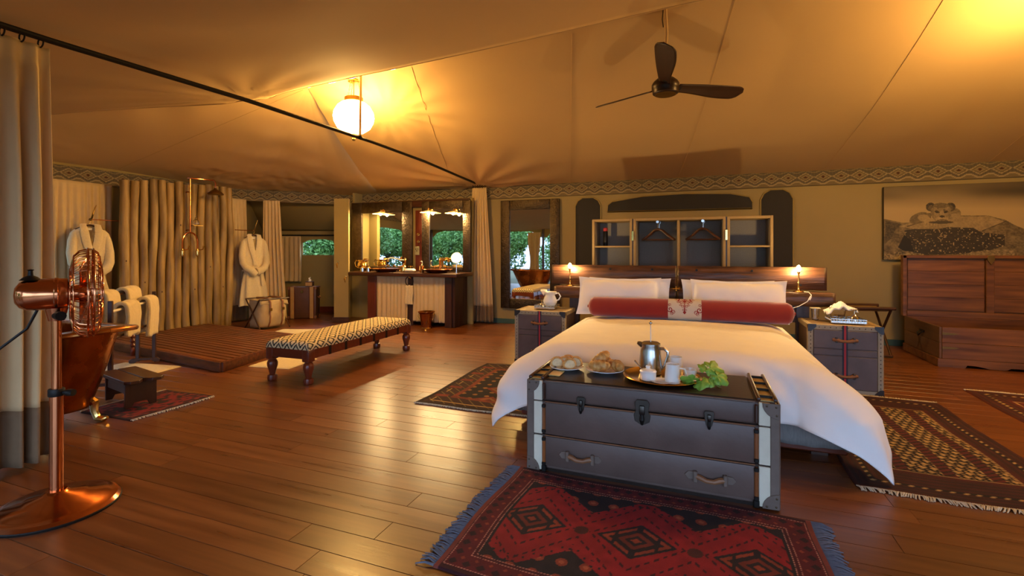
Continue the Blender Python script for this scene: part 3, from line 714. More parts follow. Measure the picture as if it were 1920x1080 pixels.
def bokhara(X, Y, L_, W_):
    C = np.zeros(X.shape+(3,)); red = h('8e1a1c'); dark = h('231a1c'); mid = h('5a1418'); brown = h('4a2219'); pink = h('c98a76'); rust = h('8a3a22')
    C[:] = h('4a1216')
    e = np.minimum(L_/2-np.abs(X), W_/2-np.abs(Y))
    C[e < .035] = h('3a1014'); bx = L_/2-np.abs(X)
    C[(e > .035) & (e < .13)] = mid
    fl_ = ((np.abs(((X*14) % 1)-.5)+np.abs(((Y*14) % 1)-.5)) < .32) & (e > .05) & (e < .115); C[fl_] = h('2a1214')
    fl2 = ((np.abs(((X*14+.5) % 1)-.5)+np.abs(((Y*14+.5) % 1)-.5)) < .16) & (e > .05) & (e < .115); C[fl2] = rust
    inn = e > .15
    C[inn] = dark
    # wavy red central zone: chain of three hexagons
    px_ = L_/3.15; u = ((X/px_+.5) % 1)-.5
    half = .215+.135*np.clip(1.25-np.abs(u)*3.1, -.45, 1)
    xin = np.abs(X) < L_/2-.17
    zone = inn & (np.abs(Y) < half*1.02) & xin; C[zone] = red
    band_ = zone & (np.abs(Y) > half*1.02-.05); tri = ((X*26) % 1 < .3) & ((Y*22) % 1 < .35); C[band_ & tri] = dark
    vee = zone & (((np.abs(Y)*9+np.abs(u)*5) % 1) < .16) & (((X*30) % 1) < .55); C[vee] = h('3c1416')
    # medallions
    d = np.abs(u*px_)/.185+np.abs(Y)/.15
    med = zone & (d < 1); C[med] = dark
    q = med & ((np.abs(u*px_)/.185 % .5 > .08)) & (np.abs(((np.abs(u*px_)*2+np.abs(Y)*2.4) % .2)-.1) < .045) & (d < .86); C[q] = rust
    d2 = np.abs(u*px_)/.085+np.abs(Y)/.075; C[zone & (d2 < 1)] = h('6d2a1c'); C[zone & (d2 < .62)] = dark; C[zone & (d2 < .3)] = rust
    sm = zone & (np.hypot((((X/px_) % 1)-.5)*px_, Y) < .035); C[sm] = brown
    fl3 = inn & ~zone & (np.hypot(((X*9) % 1)-.5, ((Y*9) % 1)-.5) < .25); C[fl3] = rust; C[inn & ~zone & (np.hypot(((X*9) % 1)-.5, ((Y*9) % 1)-.5) < .11)] = h('a85a3a')
    for a in (.036, .130, .150):
        ln = np.abs(e-a) < .004; C[ln & (((X+Y)*70 % 1) < .6)] = pink
    C[bx < .03] = h('7a3a30')
    return C
rug('deep red rug with three dark diamond medallions and blue fringe before the leather trunk', (-.275, 2.37), 1.63, 1.06, math.radians(-1.5), bokhara, .005, (-1, 1), fringe_blue, .085)
def tribal(X, Y, L_, W_):
    C = np.zeros(X.shape+(3,)); C[:] = h('33160f')
    e = np.minimum(L_/2-np.abs(X), W_/2-np.abs(Y)); r = h('5a1c15'); y = h('c7a468'); dk_ = h('1e100b')
    st = ((e*22) % 1) < .5; C[st] = h('43180f')
    C[(e > .10) & (e < .13)] = dk_
    dots = (np.abs(e-.115) < .010) & (((X+Y)*16 % 1) < .35); C[dots] = y*.8
    inn = (np.abs(X) < L_/2-.34) & (np.abs(Y) < W_/2-.24)
    edge_ = (np.abs(X) < L_/2-.30) & (np.abs(Y) < W_/2-.20) & ~inn; C[edge_] = r*.7
    fr_ = (np.abs(X) < L_/2-.325) & (np.abs(Y) < W_/2-.225) & ~inn; C[fr_ & ((X*40 % 1) < .55)] = y*.8
    C[inn] = dk_
    a, b = X*17, Y*17
    pat = ((np.abs((a % 1)-.5)+np.abs(((b+np.floor(a)*.5) % 1)-.5)) < .37) | ((((a*2) % 1) < .3) & ((b*2 % 1) < .5))
    C[inn & pat] = y*.85
    strip = inn & (np.abs(((Y/.24+.5) % 1)-.5) < .16); C[strip] = r; C[strip & (((X*20+Y*14) % 1) < .35)] = dk_
    return C
rug('brown tribal rug with cream speckled centre lying on the chest side of the bed', (1.46, 4.46), 2.12, 1.15, math.radians(90), tribal, .007, (-1, 1), fringe_cream, .05)
def caucas(X, Y, L_, W_):
    C = np.zeros(X.shape+(3,)); C[:] = h('2a1710'); rust = h('7a2f1a'); tan_ = h('a5713a'); dk_ = h('1d120d')
    e = np.minimum(L_/2-np.abs(X), W_/2-np.abs(Y))
    s1 = (e > .05) & (e < .23); C[s1] = h('3b2016'); lines = s1 & ((((X-Y)*9) % 1) < .14); C[lines] = h('6d5a2e')
    tr = s1 & (((X*3.4) % 1) < .22) & (e < .19); C[tr] = rust; dd = s1 & (np.abs(e-.10) < .008) & (((X*3.4+.5) % 1) < .4) & ((X*60 % 1) < .6); C[dd] = h('c8a05a')
    s2 = (e > .23) & (e < .28); C[s2] = h('6b3a1e'); C[s2 & ((X*22+Y*22) % 1 < .4)] = h('8a2f1c')
    inn = e > .28; C[inn] = dk_
    u = ((X*2.6) % 1)-.5; v = Y*2.6; d = np.abs(u)*1.3+np.abs(v)*1.1
    C[inn & (d < .5)] = rust; C[inn & (d < .36)] = tan_*.7; C[inn & (d < .24)] = rust*.7; C[inn & (np.hypot(((X*8) % 1)-.5, ((Y*8) % 1)-.5) < .2) & (d > .5)] = tan_*.8
    return C
rug('dark brown and rust patterned rug on the bench side of the bed', (-1.83, 4.66), 1.66, 1.20, math.radians(91), caucas, .007, (-1,), fringe_cream, .02)
rug('rust patterned rug with cream fringe on the floor before the open chest', (3.45, 5.15), 1.95, 1.95, math.radians(90), lambda X, Y, a, b: tribal(X, Y, a, b)*1.5, .012, (1,), fringe_cream, .04)
def redpers(X, Y, L_, W_):
    C = np.zeros(X.shape+(3,)); C[:] = h('7a1a1c'); e = np.minimum(L_/2-np.abs(X), W_/2-np.abs(Y)); dk_ = h('2a1416')
    n = np_noise(X.shape, (22, 18), 3); C[n > .56] = dk_; C[(e > .03) & (e < .10)] = h('3a1418'); C[(e > .03) & (e < .10) & (n > .5)] = h('7a2a24'); C[e < .03] = h('2a1214')
    return C
rug('small red and black rug under the wooden step stool', (-4.65, 2.93), .64, .72, 0, redpers, .008, (-1, 1), fringe_cream, .03)
def plain_mat(name, label, c, L_, W_, rz):
    nx, ny = 40, 30; X, Y = np.meshgrid(np.linspace(-L_/2, L_/2, nx), np.linspace(-W_/2, W_/2, ny), indexing='ij')
    e = np.minimum(L_/2-np.abs(X), W_/2-np.abs(Y)); Z = .012*np.clip(e/.012, 0, 1)**.5+.001+.002*np_noise((nx, ny), (9, 7), 4)
    o = grid(name, np.stack([X, Y, Z], -1), mat_cream, None); o.location = (*c, 0); o.rotation_euler.z = rz; return tag(o, label, 'bath mat')
plain_mat('bath_mat', 'cream cotton bath mat under the towel rack', (-6.20, 3.74), .86, .44, math.radians(8))
plain_mat('bath_mat', 'cream cotton bath mat between the shower deck and the patterned bench', (-4.82, 4.62), .56, .56, math.radians(8))
plain_mat('bath_mat', 'cream cotton bath mat on the floor before the laundry bag', (-6.48, 6.42), .66, .5, math.radians(18))

# ================================================================ COPPER BATH
tb = thing('bathtub', 'aged copper claw-foot slipper bath with a rolled rim', 'bathtub', (-4.98, 2.32, 0))
def tubpt(a, q, off=0):
    # a around, q 0 bottom..1 rim ; long axis x
    ca, sa = math.cos(a), math.sin(a); hw = .18+.13*q**.6; xl = .40+.29*q if ca > 0 else .40+.34*q
    rim = .77+.04*max(0, ca)**3+.04*max(0, -ca)**3
    x = xl*math.copysign(abs(ca)**.62, ca)*(1+off); y = hw*math.copysign(abs(sa)**.75, sa)*(1+off)
    return (x, y, .13+(rim-.13)*q)
n = 72
qs = [0, .03, .08, .16, .3, .45, .6, .75, .88, .96, 1]
outer = [[tubpt(2*PI*k/n, q) for k in range(n)] for q in qs]; inner = [[(p[0]*.965, p[1]*.94, p[2]+(.02 if i == 0 else 0)) for p in r] for i, r in enumerate(outer)][::-1]
cent = [[(p[0]*.02, p[1]*.02, .125) for p in outer[0]]]; cin = [[(p[0]*.02, p[1]*.02, .155) for p in outer[0]]]
grid('shell', np.array(cent+outer+inner+cin), copper_old, tb, wrap=True)
def lip(a, w_):
    p = Vector(tubpt(a, 1)); d = Vector((p.x*.6, p.y*1.4, 0)).normalized(); k = .035+.105*max(0, math.cos(a))**2+.03*max(0, -math.cos(a))**2
    return p+d*k*w_+Vector((0, 0, .006*math.sin(w_*PI)-.008*w_))
grid('flat_lip', np.array([[tuple(lip(2*PI*k/n, w_)) for k in range(n)] for w_ in np.linspace(-.1, 1, 6)]), copper_old, tb, wrap=True, solid=.006)
MB().tube([lip(a, 1)-Vector((0, 0, .008)) for a in np.linspace(0, 2*PI, 73)], .02, 10).build('rolled_rim', copper_old, tb)
for sx in (-1, 1):
    for sy in (-1, 1):
        x, y = (.36 if sx > 0 else -.42), sy*.15
        MB().tube([(x*.85, y*.8, .22), (x*1.02, y*1.02, .16), (x*1.0, y*1.05, .09), (x*1.06, y*1.12, .03), (x*1.2, y*1.25, .02), (x*1.28, y*1.3, .035)], [.03, .035, .028, .028, .024, .012], 9).build('claw_foot', brass, tb)

# step stool on the small rug
st = thing('step_stool', 'low dark wooden step stool with a split board top on the small red rug', 'stool', (-4.87, 2.90, .014), math.radians(-12))
for sy in (-1, 1):
    poly = [(-.33, .004), (.27, .004), (.33, .05), (.33, .115), (.29, .150), (-.33, .150)] if sy > 0 else [(-.33, -.150), (.29, -.150), (.33, -.115), (.33, -.05), (.27, -.004), (-.33, -.004)]
    MB().prism(poly, (0, 0, .225), (1, 0, 0), (0, 1, 0), (0, 0, .028)).build('top_board', darkwood_x, st, bev=.004)
for x in (-.24, .20):
    MB().prism([(-.12, 0), (-.07, 0), (-.05, .04), (.05, .04), (.07, 0), (.12, 0), (.12, .225), (-.12, .225)], (x, 0, 0), (0, 1, 0), (0, 0, 1), (.025, 0, 0)).build('leg_panel', darkwood, st, bev=.003)
MB().box((-.02, -.10, .17), (.44, .02, .09)).build('apron', darkwood_x, st)
MB().box((-.02, .10, .17), (.44, .02, .09)).build('apron', darkwood_x, st)

# ================================================================ TOWEL RACK
tr = thing('towel_rack', 'dark wooden towel rack with three rails behind the copper bath', 'towel rack', (-5.99, 3.50, .004), math.atan2(-.75, .65))
L2 = .62
for s in (-1, 1):
    MB().prism([(-.16, 0), (-.10, 0), (-.07, .025), (.07, .025), (.10, 0), (.16, 0), (.165, .03), (.13, .055), (-.13, .055), (-.165, .03)], (s*L2-.02, 0, .014), (0, 1, 0), (0, 0, 1), (.04, 0, 0)).build('foot', darkwood, tr, bev=.004)
    for y in (-.075, .095):
        MB().box((s*L2, y, .46), (.035, .04, .86), bev=.004).build('post', darkwood, tr)
    MB().box((s*L2, -.01, .42), (.03, .22, .05), bev=.004).build('cross_rail', darkwood, tr)
for (y, z, m_) in ((-.075, .90, darkwood_x), (.095, .78, M('pale_rail', 'e6dcc8', .4)), (.095, .50, darkwood_x)):
    MB().cyl((-L2, y, z), (L2, y, z), .014, seg=8).build('rail', m_, tr)
def towel(label, x, y, z, w_, l1, l2, group):
    pts = []
    for q in np.linspace(0, 1, 14): pts.append((-.040-.006*math.sin(q*6), z-l1*(1-q)))
    for a in np.linspace(PI, 0, 8)[1:-1]: pts.append((.040*math.cos(a), z+.040*math.sin(a)))
    for q in np.linspace(0, 1, 14): pts.append((.040+.006*math.sin(q*5), z-l2*q))
    nx = 16; P = np.zeros((nx, len(pts), 3))
    for i in range(nx):
        u = i/(nx-1)-.5
        for j, (a, b) in enumerate(pts): P[i, j] = (u*w_, a+.006*vnoise(u*6, b*9, 1, z), b-z+.012*vnoise(u*5, j*.2, 1, 2)-.02*abs(u)**2)
    o = grid('towel', P, terry, None, solid=-.035)
    o.location = tr.matrix_basis @ Vector((x, y, z)); o.rotation_euler.z = tr.rotation_euler.z
    return tag(o, label, 'towel', group)
bpy.context.view_layer.update()
towel('thick cream towel over the upper rack rail, at the log screen end', -.32, -.075, .905, .36, .42, .40, None)
towel('thick cream towel over the upper rack rail, at the bath end', .26, -.075, .905, .30, .42, .40, None)
towel('thick cream towel over the middle rack rail, at the log screen end', -.38, .095, .785, .30, .36, .40, None)
towel('thick cream towel over the middle rack rail, at the bath end', .22, .095, .785, .34, .30, .30, None)
# turned-leg side table behind the rack
tt = thing('side_table', 'small dark table with bobbin-turned legs behind the towel rack', 'table', (-7.15, 3.98, 0), math.radians(20))
MB().box((0, 0, .50), (.46, .42, .03), bev=.006).build('tabletop', darkwood_x, tt)
for sx in (-1, 1):
    for sy in (-1, 1):
        MB().lathe([(.018, 0), (.022, .01), (.028, .05)]+[(.03 if k % 2 else .018, .05+.03*k) for k in range(1, 13)]+[(.03, .44), (.03, .485)], (sx*.19, sy*.17, 0), 12).build('leg', redwood_z, tt)

# ================================================================ FLOOR FAN (copper)
fa = thing('pedestal_fan', 'polished copper pedestal fan with round wire cage and bullet motor', 'fan', (-3.26, 1.57, 0), math.radians(63))
MB().lathe([(.275, 0), (.278, .012), (.262, .03), (.225, .038), (.215, .046), (.14, .06), (.125, .072), (.06, .085), (.045, .10)], seg=48).build('base', copper, fa)
MB().lathe([(.279, 0), (.281, .01), (.278, .014)], seg=48).build('base_rim', iron, fa)
MB().cyl((0, 0, .09), (0, 0, .63), .030, seg=20).build('lower_tube', copper, fa)
MB().cyl((0, 0, .63), (0, 0, 1.06), .022, seg=18).build('upper_tube', copper, fa)
c_ = MB().lathe([(.034, .61), (.036, .615), (.036, .645), (.034, .65)], seg=18).build('collar', iron, fa)
MB().tube([(0.03, -.03, .63), (.05, -.055, .63), (.07, -.075, .63)], [.01, .02, .018], 10).build('clamp_knob', iron, c_)
hz = 1.165
rx_ = Matrix.Rotation(PI/2, 4, 'Y')        # lathe axis z -> x
MB().lathe([(0, -.165), (.04, -.160), (.068, -.142), (.083, -.11), (.085, -.01), (.088, -.006), (.088, .006), (.085, .01), (.083, .045), (.05, .052)], (0, 0, hz), 28, mat=rx_).build('motor_housing', copper, fa)
MB().tube([(0, 0, 1.02), (0, 0, 1.09)], [.034, .05], 14).build('yoke', copper, fa)
MB().tube([(.0, -.03, 1.05), (.02, -.08, 1.05)], [.02, .025], 12).build('tilt_knob', iron, fa)
MB().lathe([(.045, 0), (.03, .015), (.012, .025), (.01, .05), (.016, .055), (0, .06)], (-.10, 0, hz+.078), 14).build('swing_knob', iron, fa)
cg = .128; RC = .245
cage = MB()
for k in range(44):
    a = 2*PI*k/44; ca, sa = math.cos(a), math.sin(a)
    pr_ = [(.05, -.075), (.14, -.073), (.205, -.06), (.235, -.035), (.245, 0), (.243, .024), (.225, .045), (.16, .06), (.06, .065)]
    cage.tube([(cg+x_, r_*ca, hz+r_*sa) for r_, x_ in pr_], .0022, 4)
cage.build('cage_wires', copper, fa)
for r_, x_ in ((.05, -.075), (.14, -.074), (.21, -.059), (.247, 0), (.245, .024), (.205, .052), (.13, .063), (.06, .065)):
    MB().tube([(cg+x_, r_*math.cos(a), hz+r_*math.sin(a)) for a in np.linspace(0, 2*PI, 49)], .0055 if x_ in (0, .024) else .003, 6).build('cage_ring', copper, fa)
MB().lathe([(0, .072), (.05, .070), (.055, .062), (.05, .06)], (cg, 0, hz), 20, mat=rx_).build('cage_badge', copper, fa)
for k in range(4):
    a0 = k*PI/2+.4; P = np.zeros((8, 8, 3))
    for i in range(8):
        for j in range(8):
            r_ = .03+.175*i/7; a = a0+(j/7-.5)*1.05*(1-.15*i/7); P[i, j] = (cg-.01+(j/7-.5)*-.045, r_*math.cos(a), hz+r_*math.sin(a))
    grid('blade', P, copper, fa, solid=.003)
MB().lathe([(.04, -.05), (.045, 0), (.03, .03), (0, .04)], (cg-.02, 0, hz), 16, mat=rx_).build('hub', copper, fa)
Mi = fa.matrix_basis.inverted()
bpy.context.view_layer.update(); Mi = fa.matrix_world.inverted()
MB().tube([Mi @ Vector(p) for p in ((-3.34, 1.53, 1.09), (-3.38, 1.50, .98), (-3.55, 1.38, .80), (-3.70, 1.20, .68), (-3.8, .9, .5), (-3.85, .7, .05))], .007, 7).build('power_cord', cord_m, fa)

# ================================================================ PATTERNED BENCH
bn = thing('bench', 'long low bench with black and cream diamond-woven seat and carved legs', 'bench', (-4.07, 4.90, 0), math.radians(1))
BW, BL = .58, 1.96
def draped(L_, W_, ext, r, zt, flat=.0):
    """rounded cushion sheet; returns fn(a,b)->xyz where a,b are flat coords"""
    def f(a, b):
        def ed(c, H):
            s = abs(c)-(H-r)
            if s <= 0: return abs(c), 0
            th = min(s/r, PI/2); ex = max(0, s-r*PI/2)
            return H-r+r*math.sin(th), r*(1-math.cos(th))+ex
        x, dx = ed(a, L_/2); y, dy = ed(b, W_/2)
        return (math.copysign(x, a), math.copysign(y, b), zt-max(dx, dy)-.25*min(dx, dy)+flat*(1-(2*a/L_)**2)*(1-(2*b/W_)**2))
    return f
f = draped(BW, BL, .0, .06, .445, .02)
nx, ny = 110, 330; A_ = np.linspace(-(BW/2+.055), BW/2+.055, nx); B_ = np.linspace(-(BL/2+.055), BL/2+.055, ny)
P = np.array([[f(a, b) for b in B_] for a in A_]); AA, BB = np.meshgrid(A_, B_, indexing='ij')
u = AA/.118; v_ = BB/.16; s_ = (np.abs(((u+v_) % 1)-.5)); t_ = (np.abs(((u-v_) % 1)-.5))
C = np.broadcast_to(h('d8c292'), AA.shape+(3,)).copy(); blk = h('1c1712')
dia = np.maximum(s_, t_); C[(dia > .24) & (dia < .40)] = blk; 
cell = (np.floor(u+v_)+np.floor(u-v_)) % 2
grid('seat_cushion', P, patt_m, bn, cols=C, solid=.01)
MB().box((0, 0, .34), (BW-.03, BL-.03, .05)).build('seat_base', darkwood, bn)
for sx in (-1, 1):
    MB().box((sx*(BW/2-.025), 0, .315), (.045, BL-.16, .10), bev=.006).build('rail', redwood, bn)
    for k in range(6):
        MB().box((sx*(BW/2-.004), -BL/2+.32+k*(BL-.64)/5, .315), (.012, .035, .10)).build('rail_inlay', iron, bn)
for sy in (-1, 1):
    MB().box((0, sy*(BL/2-.025), .315), (BW-.14, .045, .10), bev=.006).build('rail', redwood, bn)
for sx in (-1, 1):
    for sy in (-1, 1):
        c_ = (sx*(BW/2-.045), sy*(BL/2-.045))
        l_ = MB(); l_.box((*c_, .30), (.095, .095, .13), bev=.012, seg=2)
        l_.lathe([(.035, 0), (.046, .005), (.05, .03), (.045, .06), (.028, .068), (.03, .08), (.036, .11), (.05, .16), (.052, .19), (.042, .22), (.03, .23), (.045, .236), (.045, .25)], (*c_, 0), 24, flute=.06, fl_n=12)
        l_.build('leg', redwood_z, bn)

# ================================================================ LAUNDRY BAG, SUITCASE
lb = thing('laundry_bag', 'canvas laundry bag with leather straps on a folding X-frame', 'laundry bag', (-7.28, 6.60, 0), math.radians(-12))
def bagpt(a, q):
    hw, hl = .21+.05*math.sin(q*PI)*.7+.06*(1-q)*.0, .25
    ca, sa = math.cos(a), math.sin(a)
    return (hw*math.copysign(abs(ca)**.45, ca)*(.82+.18*q), hl*math.copysign(abs(sa)**.35, sa)*(1+.0*q), .05+.47*q+.012*math.sin(a*7)*q)
P = np.array([[(x*.05, y*.05, .05) for x, y, z in [bagpt(2*PI*k/48, 0) for k in range(48)]]]+[[bagpt(2*PI*k/48, q) for k in range(48)] for q in np.linspace(0, 1, 14)])
bagm = M('bag_canvas', 'b79f74', .85, var=.2, vs=8, bump=.2, bs=120)
grid('bag', P, bagm, lb, wrap=True, solid=.008)
P = np.array([[(-.20+.43*i/15+.0, -.26+.52*j/11, .525+.02*math.sin(i*.5)*math.sin(j)-(max(0, i-13)**2)*.02) for j in range(12)] for i in range(16)])
flp = grid('flap', P, bagm, lb, solid=.008)
for y in (-.10, .13):
    MB().tube([(-.18, y, .545), (.0, y, .555), (.20, y, .55), (.255, y, .49), (.262, y, .35)], .018, 6).build('strap', leather_tan, lb)
    MB().tube([(.245, y, .33), (.262, y, .24), (.25, y, .14), (.20, y, .05)], .014, 6).build('lower_strap', leather_tan, lb)
    MB().box((.275, y, .36), (.012, .05, .05)).build('buckle', brass_dull, lb)
for sy in (-1, 1):
    for sx in (-1, 1):
        MB().tube([(sx*.25, sy*.275, .01), (-sx*.22, sy*.275, .54)], .012, 8).build('frame_leg', darkwood, lb)
for sx in (-1, 1): MB().tube([(sx*.22, -.275, .54), (sx*.22, .275, .54)], .012, 8).build('frame_bar', darkwood, lb)

sc = thing('suitcase_trunk', 'upright brown leather suitcase trunk with tan bands in the alcove', 'suitcase', (-7.66, 7.86, 0), math.radians(28))
brown_l = M('brown_leather', '5d3c22', .45, var=.25, vs=7, bump=.1, bs=40)
band_l = M('tan_band', 'b08a52', .6, var=.15, vs=12)
MB().box((0, 0, .33), (.56, .30, .64), bev=.015, seg=2).build('body', brown_l, sc)
for x in (-.19, .19):
    MB().box((x, 0, .33), (.075, .312, .65), bev=.006).build('band', band_l, sc)
    for dx in (-.045, .045): MB().box((x+dx, 0, .33), (.012, .318, .655), bev=.003).build('wood_slat', redwood_z, sc)
for sx in (-1, 1):
    for sz in (.03, .63):
        MB().box((sx*.265, -.13, sz), (.05, .06, .06), bev=.01).build('corner', leather_tan, sc)
        MB().box((sx*.265, .13, sz), (.05, .06, .06), bev=.01).build('corner', leather_tan, sc)
MB().box((0, -.155, .56), (.05, .015, .06), bev=.004).build('lock', brass_dull, sc)
MB().tube([(.29, -.06, .45), (.32, -.05, .42), (.32, .05, .42), (.29, .06, .45)], .01, 7).build('handle', leather_tan, sc)
tb2 = thing('tissue_box', 'small leather tissue box on top of the brown suitcase trunk', 'tissue box', (-7.56, 7.91, .66), math.radians(28))
MB().box((0, 0, .05), (.15, .13, .10), bev=.008).build('box', brown_l, tb2)
MB().box((0, 0, .045), (.13, .134, .07)).build('panel', band_l, tb2)
MB().tube([(0, 0, .09), (.01, 0, .13), (-.01, .01, .165), (.02, 0, .19)], [.03, .025, .02, .004], 7).build('tissue', white_cot, tb2)

# ================================================================ BED
bed = thing('bed', 'wide double bed with grey linen skirt under a white duvet', 'bed', (-.22, 4.85, 0))
bx = lambda x: x+.22
by = lambda y: y-4.85
MB().box((0, .03, .11), (2.30, 2.20, .14), bev=.01).build('base', redwood, bed)
for x in (-1.0, 1.0):
    for y in (-.95, .98): MB().box((x, y, .02), (.10, .10, .04)).build('foot', darkwood, bed)
MB().box((0, .06, .40), (2.22, 2.14, .36), bev=.08, seg=3).build('mattress', white_cot, bed)
pts = [(-1.17, 1.12), (-1.17, -1.13), (1.17, -1.13), (1.17, 1.12)]; per_ = []
for a, b in zip(pts, pts[1:]):
    L_ = math.dist(a, b); k = int(L_/.02)
    nrm = ((b[1]-a[1])/L_, -(b[0]-a[0])/L_)
    for i in range(k):
        t_ = i/k; s_ = L_*t_; w_ = .010*math.sin(s_*21+math.sin(s_*5)*2)+.006*math.sin(s_*47)
        per_.append((a[0]+(b[0]-a[0])*t_, a[1]+(b[1]-a[1])*t_, nrm, w_))
P = np.array([[(x-n_[0]*(w_*(1-q)+.03*(1-q)), y-n_[1]*(w_*(1-q)+.03*(1-q)), .085+.33*q) for q in np.linspace(0, 1, 8)] for x, y, n_, w_ in per_])
P[..., 1] += 0
grid('bed_skirt', P, skirt_m, bed, solid=.006)
# duvet: a separate cloth lying on the bed
du = thing('duvet', 'plain white duvet draped over the bed with pointed hanging corners', 'duvet', (-.215, 4.85, .22))
r_, thm, D_ = .36, math.radians(80), .585; ix0, ix1, iy = -.815, .815, -.92
def prof(d):
    th = min(d/r_, thm); ex = max(0, d-r_*thm)
    return r_*math.sin(th)+ex*math.cos(thm), r_*(1-math.cos(th))+ex*math.sin(thm)
nx, ny = 150, 120
A_ = np.linspace(ix0-D_, ix1+D_, nx); B_ = np.linspace(iy-D_, .78, ny); P = np.zeros((nx, ny, 3))
for i, a in enumerate(A_):
    for j, b in enumerate(B_):
        da = a-ix1 if a > ix1 else (a-ix0 if a < ix0 else 0); db = min(0, b-iy); d = math.hypot(da, db)
        cx_, cy_ = min(max(a, ix0), ix1), max(b, iy)
        z = .645+.02*math.sin(PI*(a-ix0)/(ix1-ix0))*(1 if ix0 < a < ix1 else 0)-.018*max(0, b+.1)*0
        if d > 0:
            o_, dn = prof(d); c2 = 2*abs(da*db)/(d*d); o_ *= 1+.62*c2*min(1, d/.5)
            k = min(1, d/.4); wr = .016*k*math.sin((a*1.0+b*1.3)*17+3*vnoise(a, b, 2))*(1-.5*c2)+.02*k*vnoise(a, b, 4)
            cx_ += da/d*(o_+wr); cy_ += db/d*(o_+wr); z -= dn
        z += .008*vnoise(a, b, 2.6, 1)+.005*vnoise(a, b, 7, 4)
        P[i, j] = (cx_, cy_, z-.22)
grid('cloth', P, white_cot, du, solid=.012)
def pillow(label, c, W_, H_, T_, tilt, rz=0, seed=0, group=None):
    t = thing('pillow', label, 'pillow', c, rz, group); t.rotation_euler = (tilt, 0, rz)
    n1, n2 = 56, 40; fl_ = .045
    def surf(sg):
        P = np.zeros((n1, n2, 3))
        for i in range(n1):
            for j in range(n2):
                u, v_ = i/(n1-1)*2-1, j/(n2-1)*2-1
                x, y = u*W_/2, v_*H_/2
                x *= 1-.06*(1-v_*v_)*abs(u)**4*-.0-.05*(1-abs(v_)**2)*abs(u)**6*1.0; y *= 1-.08*(1-abs(u)**2)*abs(v_)**6
                ex = max(0, 1-(max(0, abs(x))/(W_/2-fl_))**2.6); ey = max(0, 1-(abs(y)/(H_/2-fl_))**2.6)
                zt = T_/2*(ex*ey)**.55
                wr = .008*vnoise(x, y, 9, seed+1)*min(1, zt*20)+.006*math.sin((x+y)*26+seed)*(1-min(1, zt/(T_/2)))*(1 if zt > 0 else .8)
                P[i, j] = (x, y, sg*(zt+.004)+wr)
        return P
    Pt, Pb = surf(1), surf(-1)
    # single closed surface: wrap both sides
    G = np.concatenate([Pt, Pb[:, ::-1]], 1)
    grid('cover', G, white_cot, t, wrap=True)
    return t
pillow('white flanged pillow at the dressing mirror side of the bed, in front', (-.87, 5.73, .865), .96, .47, .21, math.radians(68), .02, 1)
pillow('white flanged pillow at the chest side of the bed, in front', (.40, 5.73, .86), .96, .47, .21, math.radians(68), -.02, 2)
pillow('white pillow behind the front pillow at the dressing mirror side of the bed', (-.77, 5.925, .865), .96, .42, .07, math.radians(86), .0, 3)
pillow('white pillow behind the front pillow at the chest side of the bed', (.30, 5.925, .86), .96, .42, .07, math.radians(86), .0, 4)
# bolster with a printed centre band
bo = thing('bolster', 'long red velvet bolster cushion with cream damask centre band', 'bolster', (-.13, 5.46, .772), math.radians(1.2))
BLn, BR = 2.04, .108
rx_ = Matrix.Rotation(PI/2, 4, 'Y')
MB().lathe([(0, -BLn/2-.005), (.04, -BLn/2), (.085, -BLn/2+.02), (BR, -BLn/2+.06), (BR+.002, -.3), (BR, 0), (BR+.002, .3), (BR, BLn/2-.06), (.085, BLn/2-.02), (.04, BLn/2), (0, BLn/2+.005)], seg=40, mat=rx_).build('cover', red_velvet, bo, ang=80)
for s in (-1, 1): MB().lathe([(0, 0), (.018, .002), (.015, .014), (0, .017)], (s*(BLn/2+.002), 0, 0), 12, mat=Matrix.Rotation(s*PI/2, 4, 'Y')).build('button', red_velvet, bo)
nu, nv = 150, 220; U = np.linspace(-1, 1, nu); Th = np.linspace(-PI, PI, nv)
UU, TT = np.meshgrid(U, Th, indexing='ij'); bw = .165; xc = -.0
P = np.stack([xc+UU*bw, (BR+.004)*np.sin(TT)*-1, (BR+.004)*np.cos(TT)], -1)
C = np.broadcast_to(h('cfc4b4'), UU.shape+(3,)).copy(); rd = h('8f1f20')
sv = TT/1.0-.95; X1 = UU*bw                      # arc position, centred on the side that faces the room
Yv = -(sv)*BR
def scroll(cx, cy, r, ph, turns=1.4, wd=.006):
    dx, dy = np.abs(X1)-cx, Yv-cy; rr = np.hypot(dx, dy); an = np.arctan2(dy, dx)+ph
    k = (rr/r*turns-an/(2*PI)) % 1; return (rr < r) & (k < .46)
for (cx, cy, r, ph) in ((.03, .065, .026, 0), (.075, .08, .028, 2), (.03, .02, .022, 4), (.062, .035, .02, 1), (.022, -.02, .017, 3), (.04, -.005, .014, 0), (.012, -.055, .014, 2), (.145, -.055, .03, 1), (.115, -.08, .022, 3), (.15, -.01, .018, 4), (.13, -.095, .02, 2)):
    C[scroll(cx, cy, r, ph)] = rd
stem = (np.abs(X1) < .006) & (np.abs(Yv) < .10) & (((Yv*60) % 1) < .75); C[stem] = rd
C[(np.abs(X1)/.018+np.abs(Yv+.082)/.02) < 1] = rd; C[(np.hypot(X1, Yv-.045) < .016)] = rd; C[(np.hypot(X1, Yv-.095)/.02 < 1)] = rd
lf = (np.abs(np.abs(X1)-.05-.25*np.abs(Yv-.1)) < .006) & (Yv > .03); C[lf] = rd
tag(grid('centre_band', P, patt_m, bo, cols=C), label='cream linen band printed with red damask scrolls')

